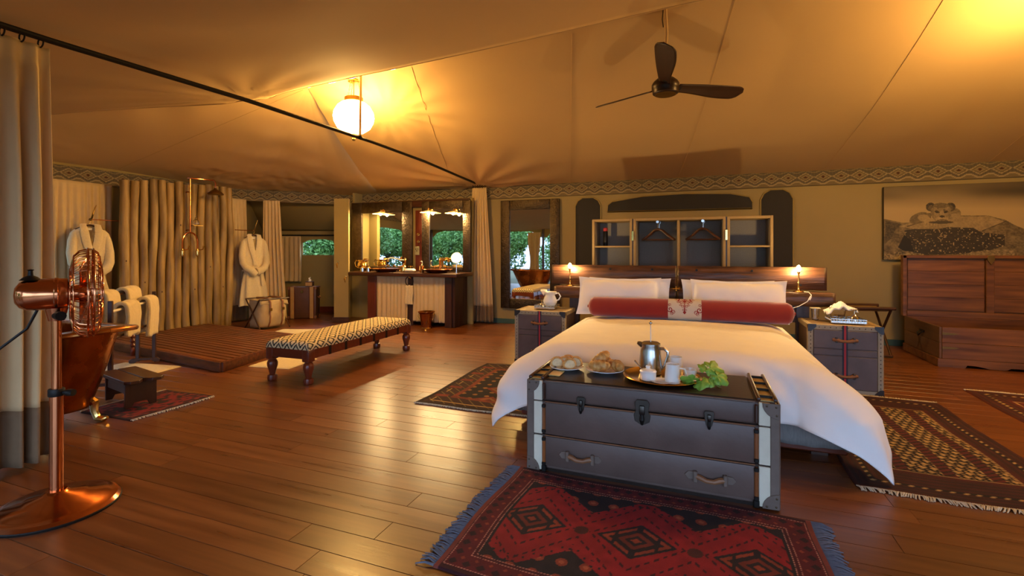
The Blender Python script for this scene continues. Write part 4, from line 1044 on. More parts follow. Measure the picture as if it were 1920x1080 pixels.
# ================================================================ HEADBOARD of railway sleepers
hb = thing('headboard', 'weathered railway-sleeper headboard with a ledge across the bed head', 'headboard', (-.22, 6.16, 0))
def rough_beam(x0, x1, y0, y1, z0, z1, seed):
    nx = int((x1-x0)/.03); rr = []
    for i in range(nx+1):
        x = x0+(x1-x0)*i/nx; ring = []
        for (y, z, dy, dz) in ((y0, z0, -1, -1), (y0, (z0+z1)/2, -1, 0), (y0, z1, -1, 1), (y1, z1, 1, 1), (y1, z0, 1, -1)):
            ring.append((x, y+.006*vnoise(x*5, z*9, 1, seed), z+.006*vnoise(x*7, y*9, 1, seed+3)))
        rr.append(ring)
    rr = [[(x0, (y0+y1)/2, (z0+z1)/2)]*5]+rr+[[(x1, (y0+y1)/2, (z0+z1)/2)]*5]
    return np.array(rr)
gx = lambda x: x+.22
for (a, b, s_) in ((-1.79, -.238, 1), (-.226, 1.31, 2)):
    o = grid('upper_sleeper', rough_beam(gx(a), gx(b), -.03, .05, .965, 1.215, s_), sleeper_m, hb, wrap=True, smooth=False)
    for hx in ((-1.05, -.5, -.33) if s_ == 1 else (.0, .55, 1.08)):
        for hz_ in (1.17, 1.02):
            if random.random() < .8: MB().lathe([(0, .004), (.012, .004), (.014, 0)], (gx(hx)+random.uniform(-.03, .03), -.034, hz_), 10, mat=Matrix.Rotation(PI/2, 4, 'X')).build('bolt_hole', iron, o)
for (a, b, s_) in ((-1.72, -.235, 3), (-.228, 1.36, 4)):
    grid('lower_sleeper', rough_beam(gx(a), gx(b), -.17, .05, .80, .945, s_), sleeper_m, hb, wrap=True, smooth=False)
for (a, b) in ((-1.55, -1.43), (-.30, -.16), (1.02, 1.14)): MB().box((gx((a+b)/2), 0, .40), (b-a, .08, .80)).build('post', darkwood, hb)
MB().box((gx(-.2), .02, .70), (2.7, .03, .20)).build('lower_board', darkwood_x, hb)
for dx in (0, .27):
    mb = MB(); mb.cyl((gx(-.235+dx)-.04, -.18, .955), (gx(-.235+dx)+.04, -.18, .955), .008, seg=8).cyl((gx(-.235+dx), -.18, .93), (gx(-.235+dx), -.18, .98), .009, seg=8).ball((gx(-.235+dx), -.19, .955), .014, 8); mb.build('brass_bracket', brass, hb)

# bedside lamps on the ledge
bulb_b = M('bedside_bulb', 'fff2cf', .4, emit=BED_W, ecol=WARM2)
def bed_lamp(x, label, cord=False):
    t = thing('bedside_lamp', label, 'lamp', (x, 6.06, .947))
    MB().lathe([(.055, 0), (.058, .006), (.04, .016), (.014, .024), (.009, .05), (.012, .06), (.008, .07), (.007, .19), (.012, .20), (.018, .215), (.016, .225)], seg=20).build('stem', brass, t)
    MB().lathe([(.012, .222), (.02, .24), (.022, .262), (.014, .285), (0, .295)], seg=14).build('bulb', bulb_b, t)
    MB().tube([(.03*math.cos(a), .03*math.sin(a), .225) for a in np.linspace(0, 2*PI, 17)], .003, 5).build('gallery', brass, t)
    if cord:
        MB().tube([(.04, -.02, .006), (.08, -.08, .008), (.10, -.115, -.02), (.06, -.125, -.09), (-.02, -.14, -.14), (-.10, -.15, -.17)], .004, 6).build('cord', white_cot, t)
        MB().tube([(.095, -.125, -.03), (.075, -.13, -.07)], [.010, .012], 8).build('cord_switch', ceramic, t)
bed_lamp(-1.53, 'small lit brass lamp on the sleeper ledge near the dressing mirror')
bed_lamp(1.03, 'small lit brass lamp on the sleeper ledge with white cord and switch', True)

# ================================================================ WARDROBE TRUNK behind the headboard
wd = thing('wardrobe_trunk', 'open khaki wardrobe trunk with grey lining standing behind the headboard', 'wardrobe', (-.25, 6.9, 0))
wx = lambda x: x+.25
def boxunit(x0, x1, nm, shelf=None, mid=None):
    z1 = 1.835; d = .42; th = .032; y0 = -.2
    MB().box((wx((x0+x1)/2), y0+d-.01, z1/2), (x1-x0, .02, z1)).build(nm+'_back', liner, wd, smooth=False)
    for x in (x0+th/2, x1-th/2): MB().box((wx(x), y0+d/2-.005, z1/2), (th, d-.01, z1), bev=.004).build(nm+'_side', khaki_box, wd)
    for x in (x0+th+.002, x1-th-.002): MB().box((wx(x), y0+d/2+.015, z1/2), (.004, d-.06, z1-.07)).build(nm+'_lining', liner, wd, smooth=False)
    MB().box((wx((x0+x1)/2), y0+d/2-.005, z1-th/2), (x1-x0-2*th, d-.01, th), bev=.003).build(nm+'_top', khaki_box, wd)
    MB().box((wx((x0+x1)/2), y0+d/2-.005, .05), (x1-x0-2*th, d-.01, .06), bev=.003).build(nm+'_bottom', khaki_box, wd)
    if shelf: MB().box((wx((x0+x1)/2), y0+d/2, shelf), (x1-x0-2*th, d-.03, .022), bev=.003).build('shelf', khaki_box, wd)
    if mid: MB().box((wx(mid), y0+d/2, z1/2), (.03, d-.02, z1-.07), bev=.003).build('divider', khaki_box, wd)
boxunit(-1.375, -.829, 'left_case', shelf=1.455); boxunit(.348, .868, 'right_case', shelf=1.455); boxunit(-.813, .332, 'middle_case', mid=-.238)
for x in (-.821, .340):
    MB().box((wx(x), -.18, .92), (.014, .02, 1.82)).build('hinge_gap', leather_dark, wd)
    for z in (1.60, .5): MB().box((wx(x), -.213, z), (.028, .008, .13), bev=.002).build('hinge', brass, wd)
for x in (-.50, .06):
    o = MB().cyl((wx(x), -.19, 1.785), (wx(x), .20, 1.785), .011, seg=10).build('hanging_rod', silver, wd)
    MB().cyl((wx(x), -.195, 1.785), (wx(x), -.185, 1.785), .018, seg=12).build('rod_end', silver, o)
def hanger_mesh(name, loc, rz, label):
    t = thing(name, label, 'hanger', loc, rz, 'hangers in the wardrobe trunk')
    MB().tube([(0, 0, -.10), (0, 0, -.03), (.016, 0, -.012), (.016, 0, .008), (0, 0, .018), (-.016, 0, .006)], .0035, 6).build('hook', steel, t)
    MB().tube([(-.215, 0, -.245), (-.13, 0, -.185), (-.05, 0, -.115), (0, 0, -.10), (.05, 0, -.115), (.13, 0, -.185), (.215, 0, -.245)], [.014, .013, .013, .016, .013, .013, .014], 8).build('shoulder', darkwood_x, t)
    MB().tube([(-.205, 0, -.243), (.205, 0, -.243)], .009, 8).build('trouser_bar', darkwood_x, t)
for x, lab in ((-.50, 'dark wooden clothes hanger in the wardrobe bay next to the red-capped canister case'), (.06, 'dark wooden clothes hanger in the wardrobe bay next to the empty shelf case')):
    for k in range(3): hanger_mesh('clothes_hanger', (x+.005*k, 6.76+.075*k, 1.79), math.radians(-16+15*k), lab)
t = thing('spray_canister', 'dark canister with red cap on the upper wardrobe shelf', 'canister', (-1.22, 6.88, 1.468))
MB().lathe([(.03, 0), (.032, .005), (.032, .20), (.028, .208)], seg=16).build('body', iron, t)
MB().lathe([(.031, .208), (.031, .25), (.02, .258), (0, .258)], seg=16).build('cap', red_m, t)

# ================================================================ BEDSIDE TRUNKS
def nightstand(label, x0, x1, yf, H_, handle_off=0):
    W_ = x1-x0; D2 = .50; t = thing('bedside_chest', label, 'nightstand', ((x0+x1)/2, yf+D2/2, 0))
    y0 = -D2/2
    MB().box((0, 0, H_/2), (W_-.012, D2-.012, H_-.012), bev=.008).build('body', leather_ns, t)
    top = MB().box((0, 0, H_-.004), (W_-.02, D2-.02, .010), bev=.003).build('top_panel', M('top_khaki_leather', '8e7450', .36, var=.15, vs=8), t)
    e = .045
    def strip(c, d): MB().box(c, d, bev=.003).build('edge_strip', khaki_trim, t)
    strip((0, y0+.003, H_-e/2), (W_, .012, e)); strip((0, y0+.003, e/2), (W_, .012, e))
    for s in (-1, 1):
        strip((s*(W_/2-e/2), y0+.003, H_/2), (e, .012, H_-2*e))
        strip((s*(W_/2-.003), y0+e/2, H_/2), (.012, e, H_)); strip((s*(W_/2-.003), 0, H_-e/2), (.012, D2, e)); strip((s*(W_/2-.003), 0, e/2), (.012, D2, e))
        strip((s*(W_/2-e/2), 0, H_-.002), (e, D2, .010))
    strip((0, y0+e/2, H_-.002), (W_-2*e, e, .010)); strip((0, -y0-e/2, H_-.002), (W_-2*e, e, .010))
    for s in (-1, 1):
        for z in (H_-.03, .03):
            MB().prism([(-.035, -.035), (.035, -.035), (.035, .035), (-.035, .035)] if 0 else [(-.036, .036), (.036, .036), (.036, -.036), (.01, -.036), (-.036, .01)] if (s > 0 and z > .1) else [(-.036, .036), (.036, .036), (.036, .01), (-.01, -.036), (-.036, -.036)] if z > .1 else [(-.036, -.036), (.036, -.036), (.036, .036), (.01, .036), (-.036, -.01)] if s > 0 else [(-.036, -.036), (.036, -.036), (.036, -.01), (-.01, .036), (-.036, .036)], (s*(W_/2-.034), y0-.006, z), (1, 0, 0), (0, 0, 1), (0, -.008, 0)).build('corner_cap', leather_dark, t)
    rv = MB(); n = int(W_/.045)
    def rvt(x, z): rv.ball((x, y0-.005, z), .006, 6, (1, .5, 1))
    for k in range(2, n-1): rvt(-W_/2+W_*k/n, H_-e/2)
    n = int(H_/.038)
    for k in range(2, n-1):
        for s in (-1, 1): rvt(s*(W_/2-e/2), H_*k/n)
    tag(rv.build('rivets', rivet_m, t), kind='stuff')
    rv = MB()
    for k in range(2, 12): 
        for s in (-1, 1): rv.ball((s*(W_/2-e/2), y0+D2*k/13, H_+.003), .006, 6, (1, 1, .5))
    tag(rv.build('top_rivets', brass, t), kind='stuff')
    zd = [H_-e, H_*.655, H_*.555, e]
    for a, b in zip(zd, zd[1:]):
        d_ = MB().box((0, y0-.001, (a+b)/2), (W_-2*e-.006, .014, a-b-.006), bev=.004).build('drawer', leather_ns, t)
    MB().box((0, y0-.007, H_*.5+.012), (.045, .006, H_-.02)).build('stripe', navy, t)
    MB().box((0, y0-.009, H_*.5+.012), (.017, .006, H_-.02)).build('red_stripe', red_m, t)
    for z in (H_*.79, H_*.27):
        hd = MB().tube([(-.105, y0-.012, z), (-.07, y0-.018, z), (-.04, y0-.03, z-.008), (0, y0-.034, z-.010), (.04, y0-.03, z-.008), (.07, y0-.018, z), (.105, y0-.012, z)], [.014, .020, .015, .013, .015, .020, .014], 8).build('handle', leather_tan, t)
        for s in (-1, 1): MB().box((s*.072, y0-.022, z), (.02, .022, .055), bev=.004).build('handle_loop', leather_dark, hd)
    return t
nightstand('riveted leather bedside trunk with red stripe beside the dressing mirror', -2.11, -1.47, 5.60, .665)
nightstand('riveted leather bedside trunk with red stripe on the chest side of the bed', 1.03, 1.655, 5.58, .665)
def gallery_tray(label, c, W_, D2, rz):
    t = thing('silver_tray', label, 'tray', c, rz)
    MB().box((0, 0, .006), (W_, D2, .010), bev=.003).build('base', silver, t)
    for (x, y, a, b) in ((0, -D2/2, W_, .006), (0, D2/2, W_, .006), (-W_/2, 0, .006, D2), (W_/2, 0, .006, D2)):
        MB().box((x, y, .044), (a, b, .006)).build('rail', silver, t); MB().box((x, y, .018), (a, b, .018)).build('kerb', silver, t)
    ps = MB()
    for k in range(13):
        for s in (-1, 1): ps.cyl((-W_/2+W_*k/12, s*D2/2, .01), (-W_/2+W_*k/12, s*D2/2, .044), .004, seg=5)
    for k in range(1, 8):
        for s in (-1, 1): ps.cyl((s*W_/2, -D2/2+D2*k/8, .01), (s*W_/2, -D2/2+D2*k/8, .044), .004, seg=5)
    tag(ps.build('balusters', silver, t), kind='stuff'); return t
gallery_tray('square silver gallery tray under a cream jug on the bedside trunk', (-1.78, 5.88, .672), .26, .24, math.radians(0))
t = thing('milk_jug', 'cream ceramic jug with wavy lip on the silver tray beside the dressing mirror', 'jug', (-1.75, 5.91, .684))
MB().lathe([(.05, 0), (.055, .005), (.085, .05), (.09, .08), (.065, .14), (.06, .155), (.085, .195), (.082, .195), (.055, .155), (.08, .08), (0, .02)], seg=24).build('body', ceramic, t)
MB().tube([(.06, 0, .17), (.11, 0, .18), (.135, 0, .14), (.115, 0, .10), (.085, 0, .085)], .009, 8).build('handle', ceramic, t)
MB().tube([(-.06, 0, .18), (-.09, 0, .195), (-.125, 0, .21)], [.045, .032, .010], 10).build('lip', ceramic, t)
t = thing('silver_bell', 'small silver bell in front of the cream jug', 'bell', (-1.83, 5.81, .684))
MB().lathe([(.04, 0), (.034, .015), (.028, .04), (.018, .055), (.006, .06), (.006, .08), (.012, .09), (0, .10)], seg=18).build('bell', silver, t)
gallery_tray('oblong silver gallery tray on the bedside trunk near the open chest', (1.40, 5.80, .672), .30, .24, 0)
t = thing('ice_bucket', 'small glass bucket topped with a white napkin on the silver tray', 'ice bucket', (1.34, 5.83, .684))
MB().lathe([(.05, 0), (.055, .004), (.075, .13), (.078, .135), (.072, .133), (.05, .01), (0, .01)], seg=24).build('bucket', glass_m, t)
MB().tube([(-.075, 0, .12), (-.03, 0, .17), (.03, 0, .17), (.075, 0, .12)], .004, 6).build('handle', silver, t)
P = np.array([[(.12*u+.02, .09*v_, .145+.045*math.exp(-3*(u*u+v_*v_))-.025*abs(u)-.05*max(0, -u-.4)+.015*math.sin(u*9+v_*6)) for v_ in np.linspace(-1, 1, 14)] for u in np.linspace(-1.1, 1.15, 20)])
grid('napkin', P, white_cot, t, solid=.01)
t = thing('silver_goblet', 'upturned silver goblet standing on the silver tray', 'goblet', (1.46, 5.73, .684))
MB().lathe([(.036, 0), (.038, .01), (.034, .05), (.018, .075), (.007, .085), (.007, .115), (.035, .126), (.036, .130), (0, .131)], seg=20).build('goblet', silver, t)
t = thing('water_glass', 'clear glass tumbler beside the silver tray at the bolster end', 'glass', (1.16, 5.92, .672))
MB().lathe([(.03, 0), (.033, .003), (.037, .12), (.034, .12), (.028, .008), (0, .008)], seg=20).build('glass', glass_m, t)
MB().box((0, 0, .122), (.085, .085, .006)).build('cover', cream, t)
# folding stool by the wall
t = thing('folding_stool', 'folding wooden stool with khaki canvas seat standing by the canvas wall', 'stool', (2.05, 7.85, 0), math.radians(8))
P = np.array([[(.30*u, .22*v_, .64-.05*(1-v_*v_)) for v_ in np.linspace(-1, 1, 10)] for u in np.linspace(-1, 1, 10)])
grid('seat', P, M('stool_canvas', '9a8050', .8, var=.1), t, solid=.008)
for s in (-1, 1):
    MB().tube([(-.33, s*.22, .64), (.33, s*.22, .64)], .022, 10).build('seat_bar', darkwood_x, t)
    for k in (-1, 1): MB().tube([(k*.28, s*.22, .63), (k*.28, -s*.22, .02)], .016, 8).build('leg', darkwood, t)
    MB().tube([(-.30, s*.22, .02), (.30, s*.22, .02)], .016, 8).build('foot_bar', darkwood_x, t)

# ================================================================ LEATHER TRUNK at the bed foot
TX0, TX1, TY0, TY1, TH = -1.02, .41, 2.94, 3.50, .58
tk = thing('leather_trunk', 'large grey-brown leather trunk with cream bands and drawer at the bed foot', 'trunk', ((TX0+TX1)/2, (TY0+TY1)/2, 0))
W_, D2 = TX1-TX0, TY1-TY0; y0 = -D2/2; z1, z2 = .447, .235
MB().box((0, 0, .025), (W_-.03, D2-.03, .05)).build('plinth', leather_dark, tk, smooth=False)
pw = W_-2*.118
MB().box((0, 0, .125), (W_-.012, D2-.012, .21), bev=.006).build('lower_case', leather, tk)
MB().box((0, y0-.001, .135), (pw, .02, z2-.05), bev=.008, seg=2).build('drawer', leather, tk)
MB().box((0, 0, (z1+z2)/2), (W_-.012, D2-.012, z1-z2-.004), bev=.006).build('middle_case', leather, tk)
MB().box((0, y0-.001, (z1+z2)/2), (pw, .02, z1-z2-.010), bev=.008, seg=2).build('front_panel', leather, tk)
MB().box((0, 0, (z1+TH)/2), (W_-.012, D2-.004, TH-z1-.004), bev=.018, seg=3).build('lid', leather, tk)
MB().box((0, 0, TH-.001), (pw, D2-.035, .008), bev=.003).build('lid_top', leather_dark, tk)
for s in (-1, 1):
    xo = s*(W_/2-.022); xc = s*(W_/2-.072)
    MB().box((xo, y0-.003, TH/2), (.046, .014, TH-.01), bev=.004).build('edge_leather', leather_trim, tk)
    MB().box((s*(W_/2-.001), y0+.022, TH/2), (.012, .05, TH-.01), bev=.003).build('edge_leather', leather_trim, tk)
    MB().box((s*(W_/2-.001), -y0-.022, TH/2), (.012, .05, TH-.01), bev=.003).build('edge_leather', leather_trim, tk)
    for (a, b) in ((.012, z2-.006), (z2+.004, z1-.004), (z1+.004, TH-.004)):
        MB().box((xc, y0-.002, (a+b)/2), (.056, .014, b-a), bev=.003).build('cream_band', cream, tk)
        MB().box((s*(W_/2+.001), 0, (a+b)/2), (.008, D2-.1, b-a), bev=.003).build('cream_band', cream, tk)
    MB().box((s*(W_/2-.055), 0, TH+.002), (.085, D2-.02, .008), bev=.003).build('top_band', M('top_band_tan', 'b89a62', .3, var=.2, vs=10), tk)
    for dx in (.018, .100):
        MB().box((s*(W_/2-dx), 0, TH+.012), (.02, D2+.012, .02), bev=.006, seg=2).build('top_slat', darkwood, tk)
    for k in range(4):
        MB().box((s*(W_/2-.06), y0+.06+k*(D2-.12)/3, TH+.014), (.10, .018, .012), bev=.003).build('slat_clip', iron, tk)
    xs = s*(W_/2-.112)
    MB().box((xs, y0-.010, (z1+TH)/2), (.018, .018, TH-z1-.03), bev=.005).build('wood_slat', darkwood, tk)
    for (a, b) in ((.045, z2-.012), (z2+.015, z1-.015)):
        sl = MB().box((xs, y0-.010, (a+b)/2), (.021, .02, b-a), bev=.005).build('wood_slat', M('slat_wood', '8a4f26', .35, var=.3, vs=6, stretch=(4, 4, .6)), tk)
        for z in (a+.012, b-.012):
            MB().box((xs, y0-.013, z), (.024, .024, .022), bev=.004).build('slat_end', iron, sl)
    MB().box((xs, y0-.010, .025), (.03, .02, .04), bev=.004).build('slat_foot', iron, tk)
    for zc, up in ((TH-.045, 1), (.05, -1)):
        pl = [(-.042, up*.042), (.042, up*.042)]+[(.042-.084*(1-math.cos(a)) if 0 else 0, 0) for a in ()]
        arc_ = [(s*(.042)-s*.084*math.sin(a), up*.042-up*.084*math.cos(a)) for a in np.linspace(0, PI/2, 7)]
        cp = MB().prism([(s*.042, up*.042)]+arc_, (s*(W_/2-.042), y0-.010, zc), (1, 0, 0), (0, 0, 1), (0, -.006, 0)).build('corner_cap', leather_trim, tk, bev=.002)
        for q in ((.025, .025), (-.02, .028), (.028, -.02)):
            MB().ball((s*(W_/2-.042)+s*q[0], y0-.017, zc+up*q[1]), .006, 8, (1, .5, 1)).build('rivet', rivet_m, cp)
bronze = M('dark_bronze', '4a443e', .34, .9, var=.2, vs=20)
for z in (z1-.001, z2-.001): MB().tube([(-pw/2, y0-.010, z), (pw/2, y0-.010, z)], .0035, 6).build('piping', leather_tan, tk)
MB().tube([(-pw/2, y0-.006, TH-.004), (pw/2, y0-.006, TH-.004)], .005, 6).build('piping', leather_trim, tk)
def latch(x, big):
    k = 1.2 if big else .8
    l_ = MB().prism([(-.035*k, .04*k), (-.025*k, .055*k), (.025*k, .055*k), (.035*k, .04*k), (.03*k, 0), (.04*k, -.02*k) if big else (.025*k, -.02*k), (.035*k, -.05*k) if big else (.02*k, -.045*k), (.0, -.07*k), (-.035*k, -.05*k) if big else (-.02*k, -.045*k), (-.04*k, -.02*k) if big else (-.025*k, -.02*k), (-.03*k, 0)], (x, y0-.011, z1+.01), (1, 0, 0), (0, 0, 1), (0, -.006, 0)).build('latch_plate', bronze, tk, bev=.002)
    MB().box((x, y0-.024, z1+.018), (.026*k, .016, .045*k), bev=.006, seg=2).build('hasp', bronze, l_)
    MB().tube([(x, y0-.022, z1-.005), (x, y0-.03, z1-.03*k), (x, y0-.02, z1-.055*k)], [.009, .012*k, .007], 8).build('catch', iron, l_)
latch(-.365, False); latch(.0, True); latch(.365, False)
def strap_handle(x, z):
    hd = MB().tube([(x-.085, y0-.018, z+.004), (x-.05, y0-.026, z), (x-.02, y0-.034, z-.010), (x+.02, y0-.034, z-.010), (x+.05, y0-.026, z), (x+.085, y0-.018, z+.004)], [.015, .016, .013, .013, .016, .015], 8).build('handle', leather_tan, tk)
    for s in (-1, 1):
        MB().prism([(-.03, -.022), (.018, -.022), (.018, .022), (-.03, .022), (-.05, 0)] if s < 0 else [(-.018, -.022), (.03, -.022), (.05, 0), (.03, .022), (-.018, .022)], (x+s*.085, y0-.011, z+.004), (1, 0, 0), (0, 0, 1), (0, -.008, 0)).build('handle_tab', leather_trim, hd, bev=.002)
        MB().box((x+s*.078, y0-.024, z+.002), (.022, .022, .062), bev=.004).build('handle_loop', leather_trim, hd)
strap_handle(-.37, .125); strap_handle(.37, .125)

# ================================================================ BREAKFAST THINGS on the trunk
ZT = TH+.004
def plate(label, c, r=.115):
    o = MB().lathe([(.0, .004), (.06, .004), (.065, 0), (.075, .004), (r, .020), (r, .024), (.07, .010), (0, .010)], seg=36).build('plate', ceramic, loc=(c[0], c[1], ZT)); return tag(o, label, 'plate')
plate('white oval plate of sliced bread on the leather trunk', (-.845, 3.25), .115); plate('white plate of croissants on the leather trunk', (-.585, 3.27), .128)
def croissant(label, c, rz, s=1.0, tilt=0, group='croissants on the plate'):
    t = thing('croissant', label, 'croissant', c, rz, group); pts = []; rs = []
    for k in range(25):
        q = k/24*2-1; a = q*1.25; pts.append((.075*s*math.sin(a), .06*s*(1-math.cos(a)), .0)); rs.append(s*(.034*(1-abs(q)**2.2)+.006)*(1+.10*math.cos(k*PI/2)))
    z0_ = max(rs)
    MB().tube([(p[0], p[1], z0_*.9+tilt*p[0]) for p in pts], rs, 12).build('crust', bread, t, ang=60)
zp = ZT+.012
croissant('golden flaky croissant lying on the croissant plate', (-.61, 3.215, zp), .2, .95); croissant('golden flaky croissant lying on the croissant plate', (-.50, 3.27, zp), 2.2, .9)
croissant('golden flaky croissant lying on the croissant plate', (-.59, 3.34, zp), -.5, .9); croissant('golden flaky croissant stacked on top of the other croissants', (-.60, 3.275, zp+.05), .9, .85, .3, None)
for k, (x, y, a) in enumerate(((-.905, 3.23, .3), (-.86, 3.255, .1), (-.81, 3.21, .5), (-.79, 3.285, -.2), (-.85, 3.315, .2))):
    t = thing('bread_slice', 'slice of browned loaf on the bread plate', 'bread', (x, y, zp), a, 'bread slices on the plate')
    P_ = [(.036*math.cos(b), .026*math.sin(b)+.027+(.006 if abs(b-PI/2) < .8 else 0)) for b in np.linspace(0, 2*PI, 16)[:-1]]
    MB().prism(P_, (0, 0, 0), (1, 0, 0), (0, 0, 1), (0, .028, 0)).build('crumb', bread_in, t, bev=.004)
    MB().tube([(a_*1.04, .014, b_*1.02) for a_, b_ in P_+P_[:1]], .012, 6).build('crust', bread, t)
tc = (-.215, 3.225)
o = MB().lathe([(0, .002), (.20, .002), (.215, .004), (.235, .018), (.24, .020), (.236, .024), (.215, .010), (.20, .006), (0, .006)], seg=56).build('brass_tray', brass, loc=(*tc, ZT)); tag(o, 'round polished brass tray on the leather trunk', 'tray')
zt = ZT+.007
t = thing('coffee_press', 'polished steel coffee press with raised plunger on the brass tray', 'coffee press', (-.29, 3.31, zt))
MB().lathe([(.06, 0), (.068, .004), (.073, .04), (.072, .09), (.066, .15), (.058, .185), (.06, .19), (.057, .19), (.0, .18)], seg=36).build('body', steel, t)
MB().lathe([(.062, .186), (.062, .198), (.05, .206), (.01, .21), (0, .21)], seg=36).build('lid', steel, t)
MB().tube([(-.055, -.005, .185), (-.075, -.008, .195), (-.085, -.009, .198)], [.02, .014, .008], 8).build('spout', steel, t)
MB().cyl((0, 0, .205), (0, 0, .325), .0026, seg=8).build('plunger_rod', silver, t)
MB().ball((0, 0, .332), .0115, 12).build('plunger_knob', silver, t)
MB().tube([(.055, 0, .165), (.085, -.004, .168), (.108, -.006, .15), (.108, -.006, .12), (.09, -.004, .06), (.07, 0, .03)], [.010, .011, .011, .010, .010, .009], 8).build('handle', steel, t)
t = thing('sugar_bowl', 'white lidded sugar bowl with spoon on the front of the brass tray', 'sugar bowl', (-.29, 3.135, zt))
MB().lathe([(.042, 0), (.048, .005), (.05, .05), (.052, .055)], seg=28).build('bowl', ceramic, t)
MB().lathe([(.052, .055), (.045, .064), (.018, .07), (.012, .075), (.016, .083), (.012, .09), (0, .091)], seg=28).build('lid', ceramic, t)
MB().tube([(-.03, 0, .055), (-.06, .01, .085), (-.085, .02, .11)], [.004, .004, .006], 6).build('spoon', silver, t)
def mug(label, c, rz, H_=.115, r=.045):
    t = thing('mug', label, 'mug', c, rz)
    MB().lathe([(r, 0), (r+.002, .004), (r*.88, H_-.004), (r*.88, H_), (r*.82, H_), (r*.86, .01), (0, .008)], seg=28).build('cup', ceramic, t)
    MB().tube([(r*.9, 0, H_*.78), (r+.03, 0, H_*.72), (r+.04, 0, H_*.42), (r+.022, 0, H_*.18), (r*.98, 0, H_*.14)], .006, 8).build('handle', ceramic, t)
mug('tall white mug on the front of the brass tray beside the leaves', (-.145, 3.125, zt), .3)
mug('tall white mug at the back of the brass tray behind the press handle', (-.135, 3.34, zt), 2.5)
t = thing('teacup', 'white teacup on a saucer at the back edge of the brass tray', 'cup', (-.045, 3.24, zt))
MB().lathe([(.03, 0), (.07, .006), (.072, .009), (.03, .006), (0, .006)], seg=28).build('saucer', ceramic, t)
MB().lathe([(.022, .006), (.035, .02), (.044, .065), (.041, .065), (.03, .02), (0, .014)], seg=28).build('bowl', ceramic, t)
o = MB().lathe([(0, .003), (.05, .003), (.068, .010), (.07, .013), (.05, .007), (0, .006)], seg=28).build('saucer', ceramic, loc=(-.215, 3.135-.0, zt)); tag(o, 'empty white saucer between the sugar bowl and the front mug', 'saucer')
o.location = (-.205, 3.10, zt)
MB_s = None
def leaf(parent, c, size, yaw, pitch, roll, seed):
    N_ = 34; rim = []
    for k in range(N_):
        a = 2*PI*k/N_; lob = 1.0*(.62+.30*abs(math.cos(a*2.5))**.7+.10*math.cos(a)); lob *= 1+.05*math.sin(k*2.9)
        if abs(a-PI) < .28: lob *= .35
        rim.append((lob*math.cos(a), lob*math.sin(a)))
    mb = MB(); ctr = mb.bm.verts.new((-.25*size, 0, 0)); ring1 = []; ring2 = []
    for (x, y) in rim:
        ring1.append(mb.bm.verts.new((x*.5*size-.1*size, y*.5*size, .05*size*math.sin(math.atan2(y, x)*5)))); ring2.append(mb.bm.verts.new((x*size, y*size, -.16*size*(x*x+y*y)+.08*size*math.sin(math.atan2(y, x)*5+1))))
    for k in range(N_):
        j = (k+1) % N_; mb.bm.faces.new((ctr, ring1[k], ring1[j])); mb.bm.faces.new((ring1[k], ring2[k], ring2[j], ring1[j]))
    o = mb.build('leaf', leaf_m, parent, ang=80); o.location = c; o.rotation_euler = (roll, pitch, yaw)
    sm = o.modifiers.new('thickness', 'SOLIDIFY'); sm.thickness = .0012
t = thing('leaf_sprig', 'fresh green vine leaves lying over the edge of the brass tray', 'leaves', (.035, 3.12, ZT))
for (x, y, z, s_, yw, p, r) in ((-.075, -.03, .045, .062, 3.5, -.3, .8), (-.015, -.055, .035, .055, 4.6, .5, .3), (.05, .04, .105, .072, .3, .25, .75), (.01, .02, .10, .055, 1.5, -.5, .5), (.085, .0, .065, .06, -.3, .55, .5), (.03, -.02, .045, .05, -1.2, .5, .0)):
    leaf(t, (x, y, z), s_, yw, p, r, 0)
MB().tube([(.09, -.03, .012), (.05, -.01, .03), (.0, .0, .05), (-.05, -.01, .05)], .0022, 6).build('stem', stem_m, t)
MB().tube([(.05, -.01, .03), (.06, .02, .07), (.05, .04, .10)], .0018, 6).build('stem', stem_m, t)
o = MB().box((0, 0, .004), (.10, .13, .006), bev=.002).build('menu_card', M('menu_card', 'ddc27e', .35), loc=(-.885, 3.10, ZT)); tag(o, 'pale menu card lying on the end of the leather trunk', 'card')
t = thing('teaspoon', 'small silver spoon lying on the trunk beyond the leaves', 'spoon', (.13, 3.09, ZT+.004), 2.5)
MB().tube([(0, 0, 0), (.06, 0, .003), (.09, 0, .004)], [.003, .0025, .004], 6).build('handle', silver, t)
MB().ball((.105, 0, .003), .016, 10, (1.2, .8, .2)).build('bowl', silver, t)

# ================================================================ OPEN WOODEN CHEST
CX0, CX1, CY0, CY1, CH = 2.73, 4.62, 7.32, 8.38, .48
ch = thing('wooden_chest', 'big open wooden chest with raised panelled lid under the lion picture', 'chest', ((CX0+CX1)/2, (CY0+CY1)/2, 0))
cw, cd = CX1-CX0, CY1-CY0
pl = [(-cw/2-.02, .10), (-cw/2-.02, 0), (-cw/2+.24, 0), (-cw/2+.26, .035), (-cw/2+.36, .03), (-cw/2+.48, .005), (-cw/2+.62, .005), (-cw/2+.66, .03), (-cw/2+.94, .03), (cw/2-.94, .03), (cw/2-.66, .03), (cw/2-.62, .005), (cw/2-.48, .005), (cw/2-.36, .03), (cw/2-.26, .035), (cw/2-.24, 0), (cw/2+.02, 0), (cw/2+.02, .10)]
MB().prism(pl, (0, -cd/2-.02, 0), (1, 0, 0), (0, 0, 1), (0, .03, 0)).build('front_skirting', chest_m, ch, smooth=False)
for s in (-1, 1): MB().box((s*(cw/2+.005), 0, .05), (.03, cd, .10), bev=.006).build('side_skirting', chest_m, ch)
for k in range(2): MB().box((0, -cd/2+.005, .10+.19*(k+.5)), (cw-.05, .03, .187), bev=.003).build('front_board', chest_m, ch)
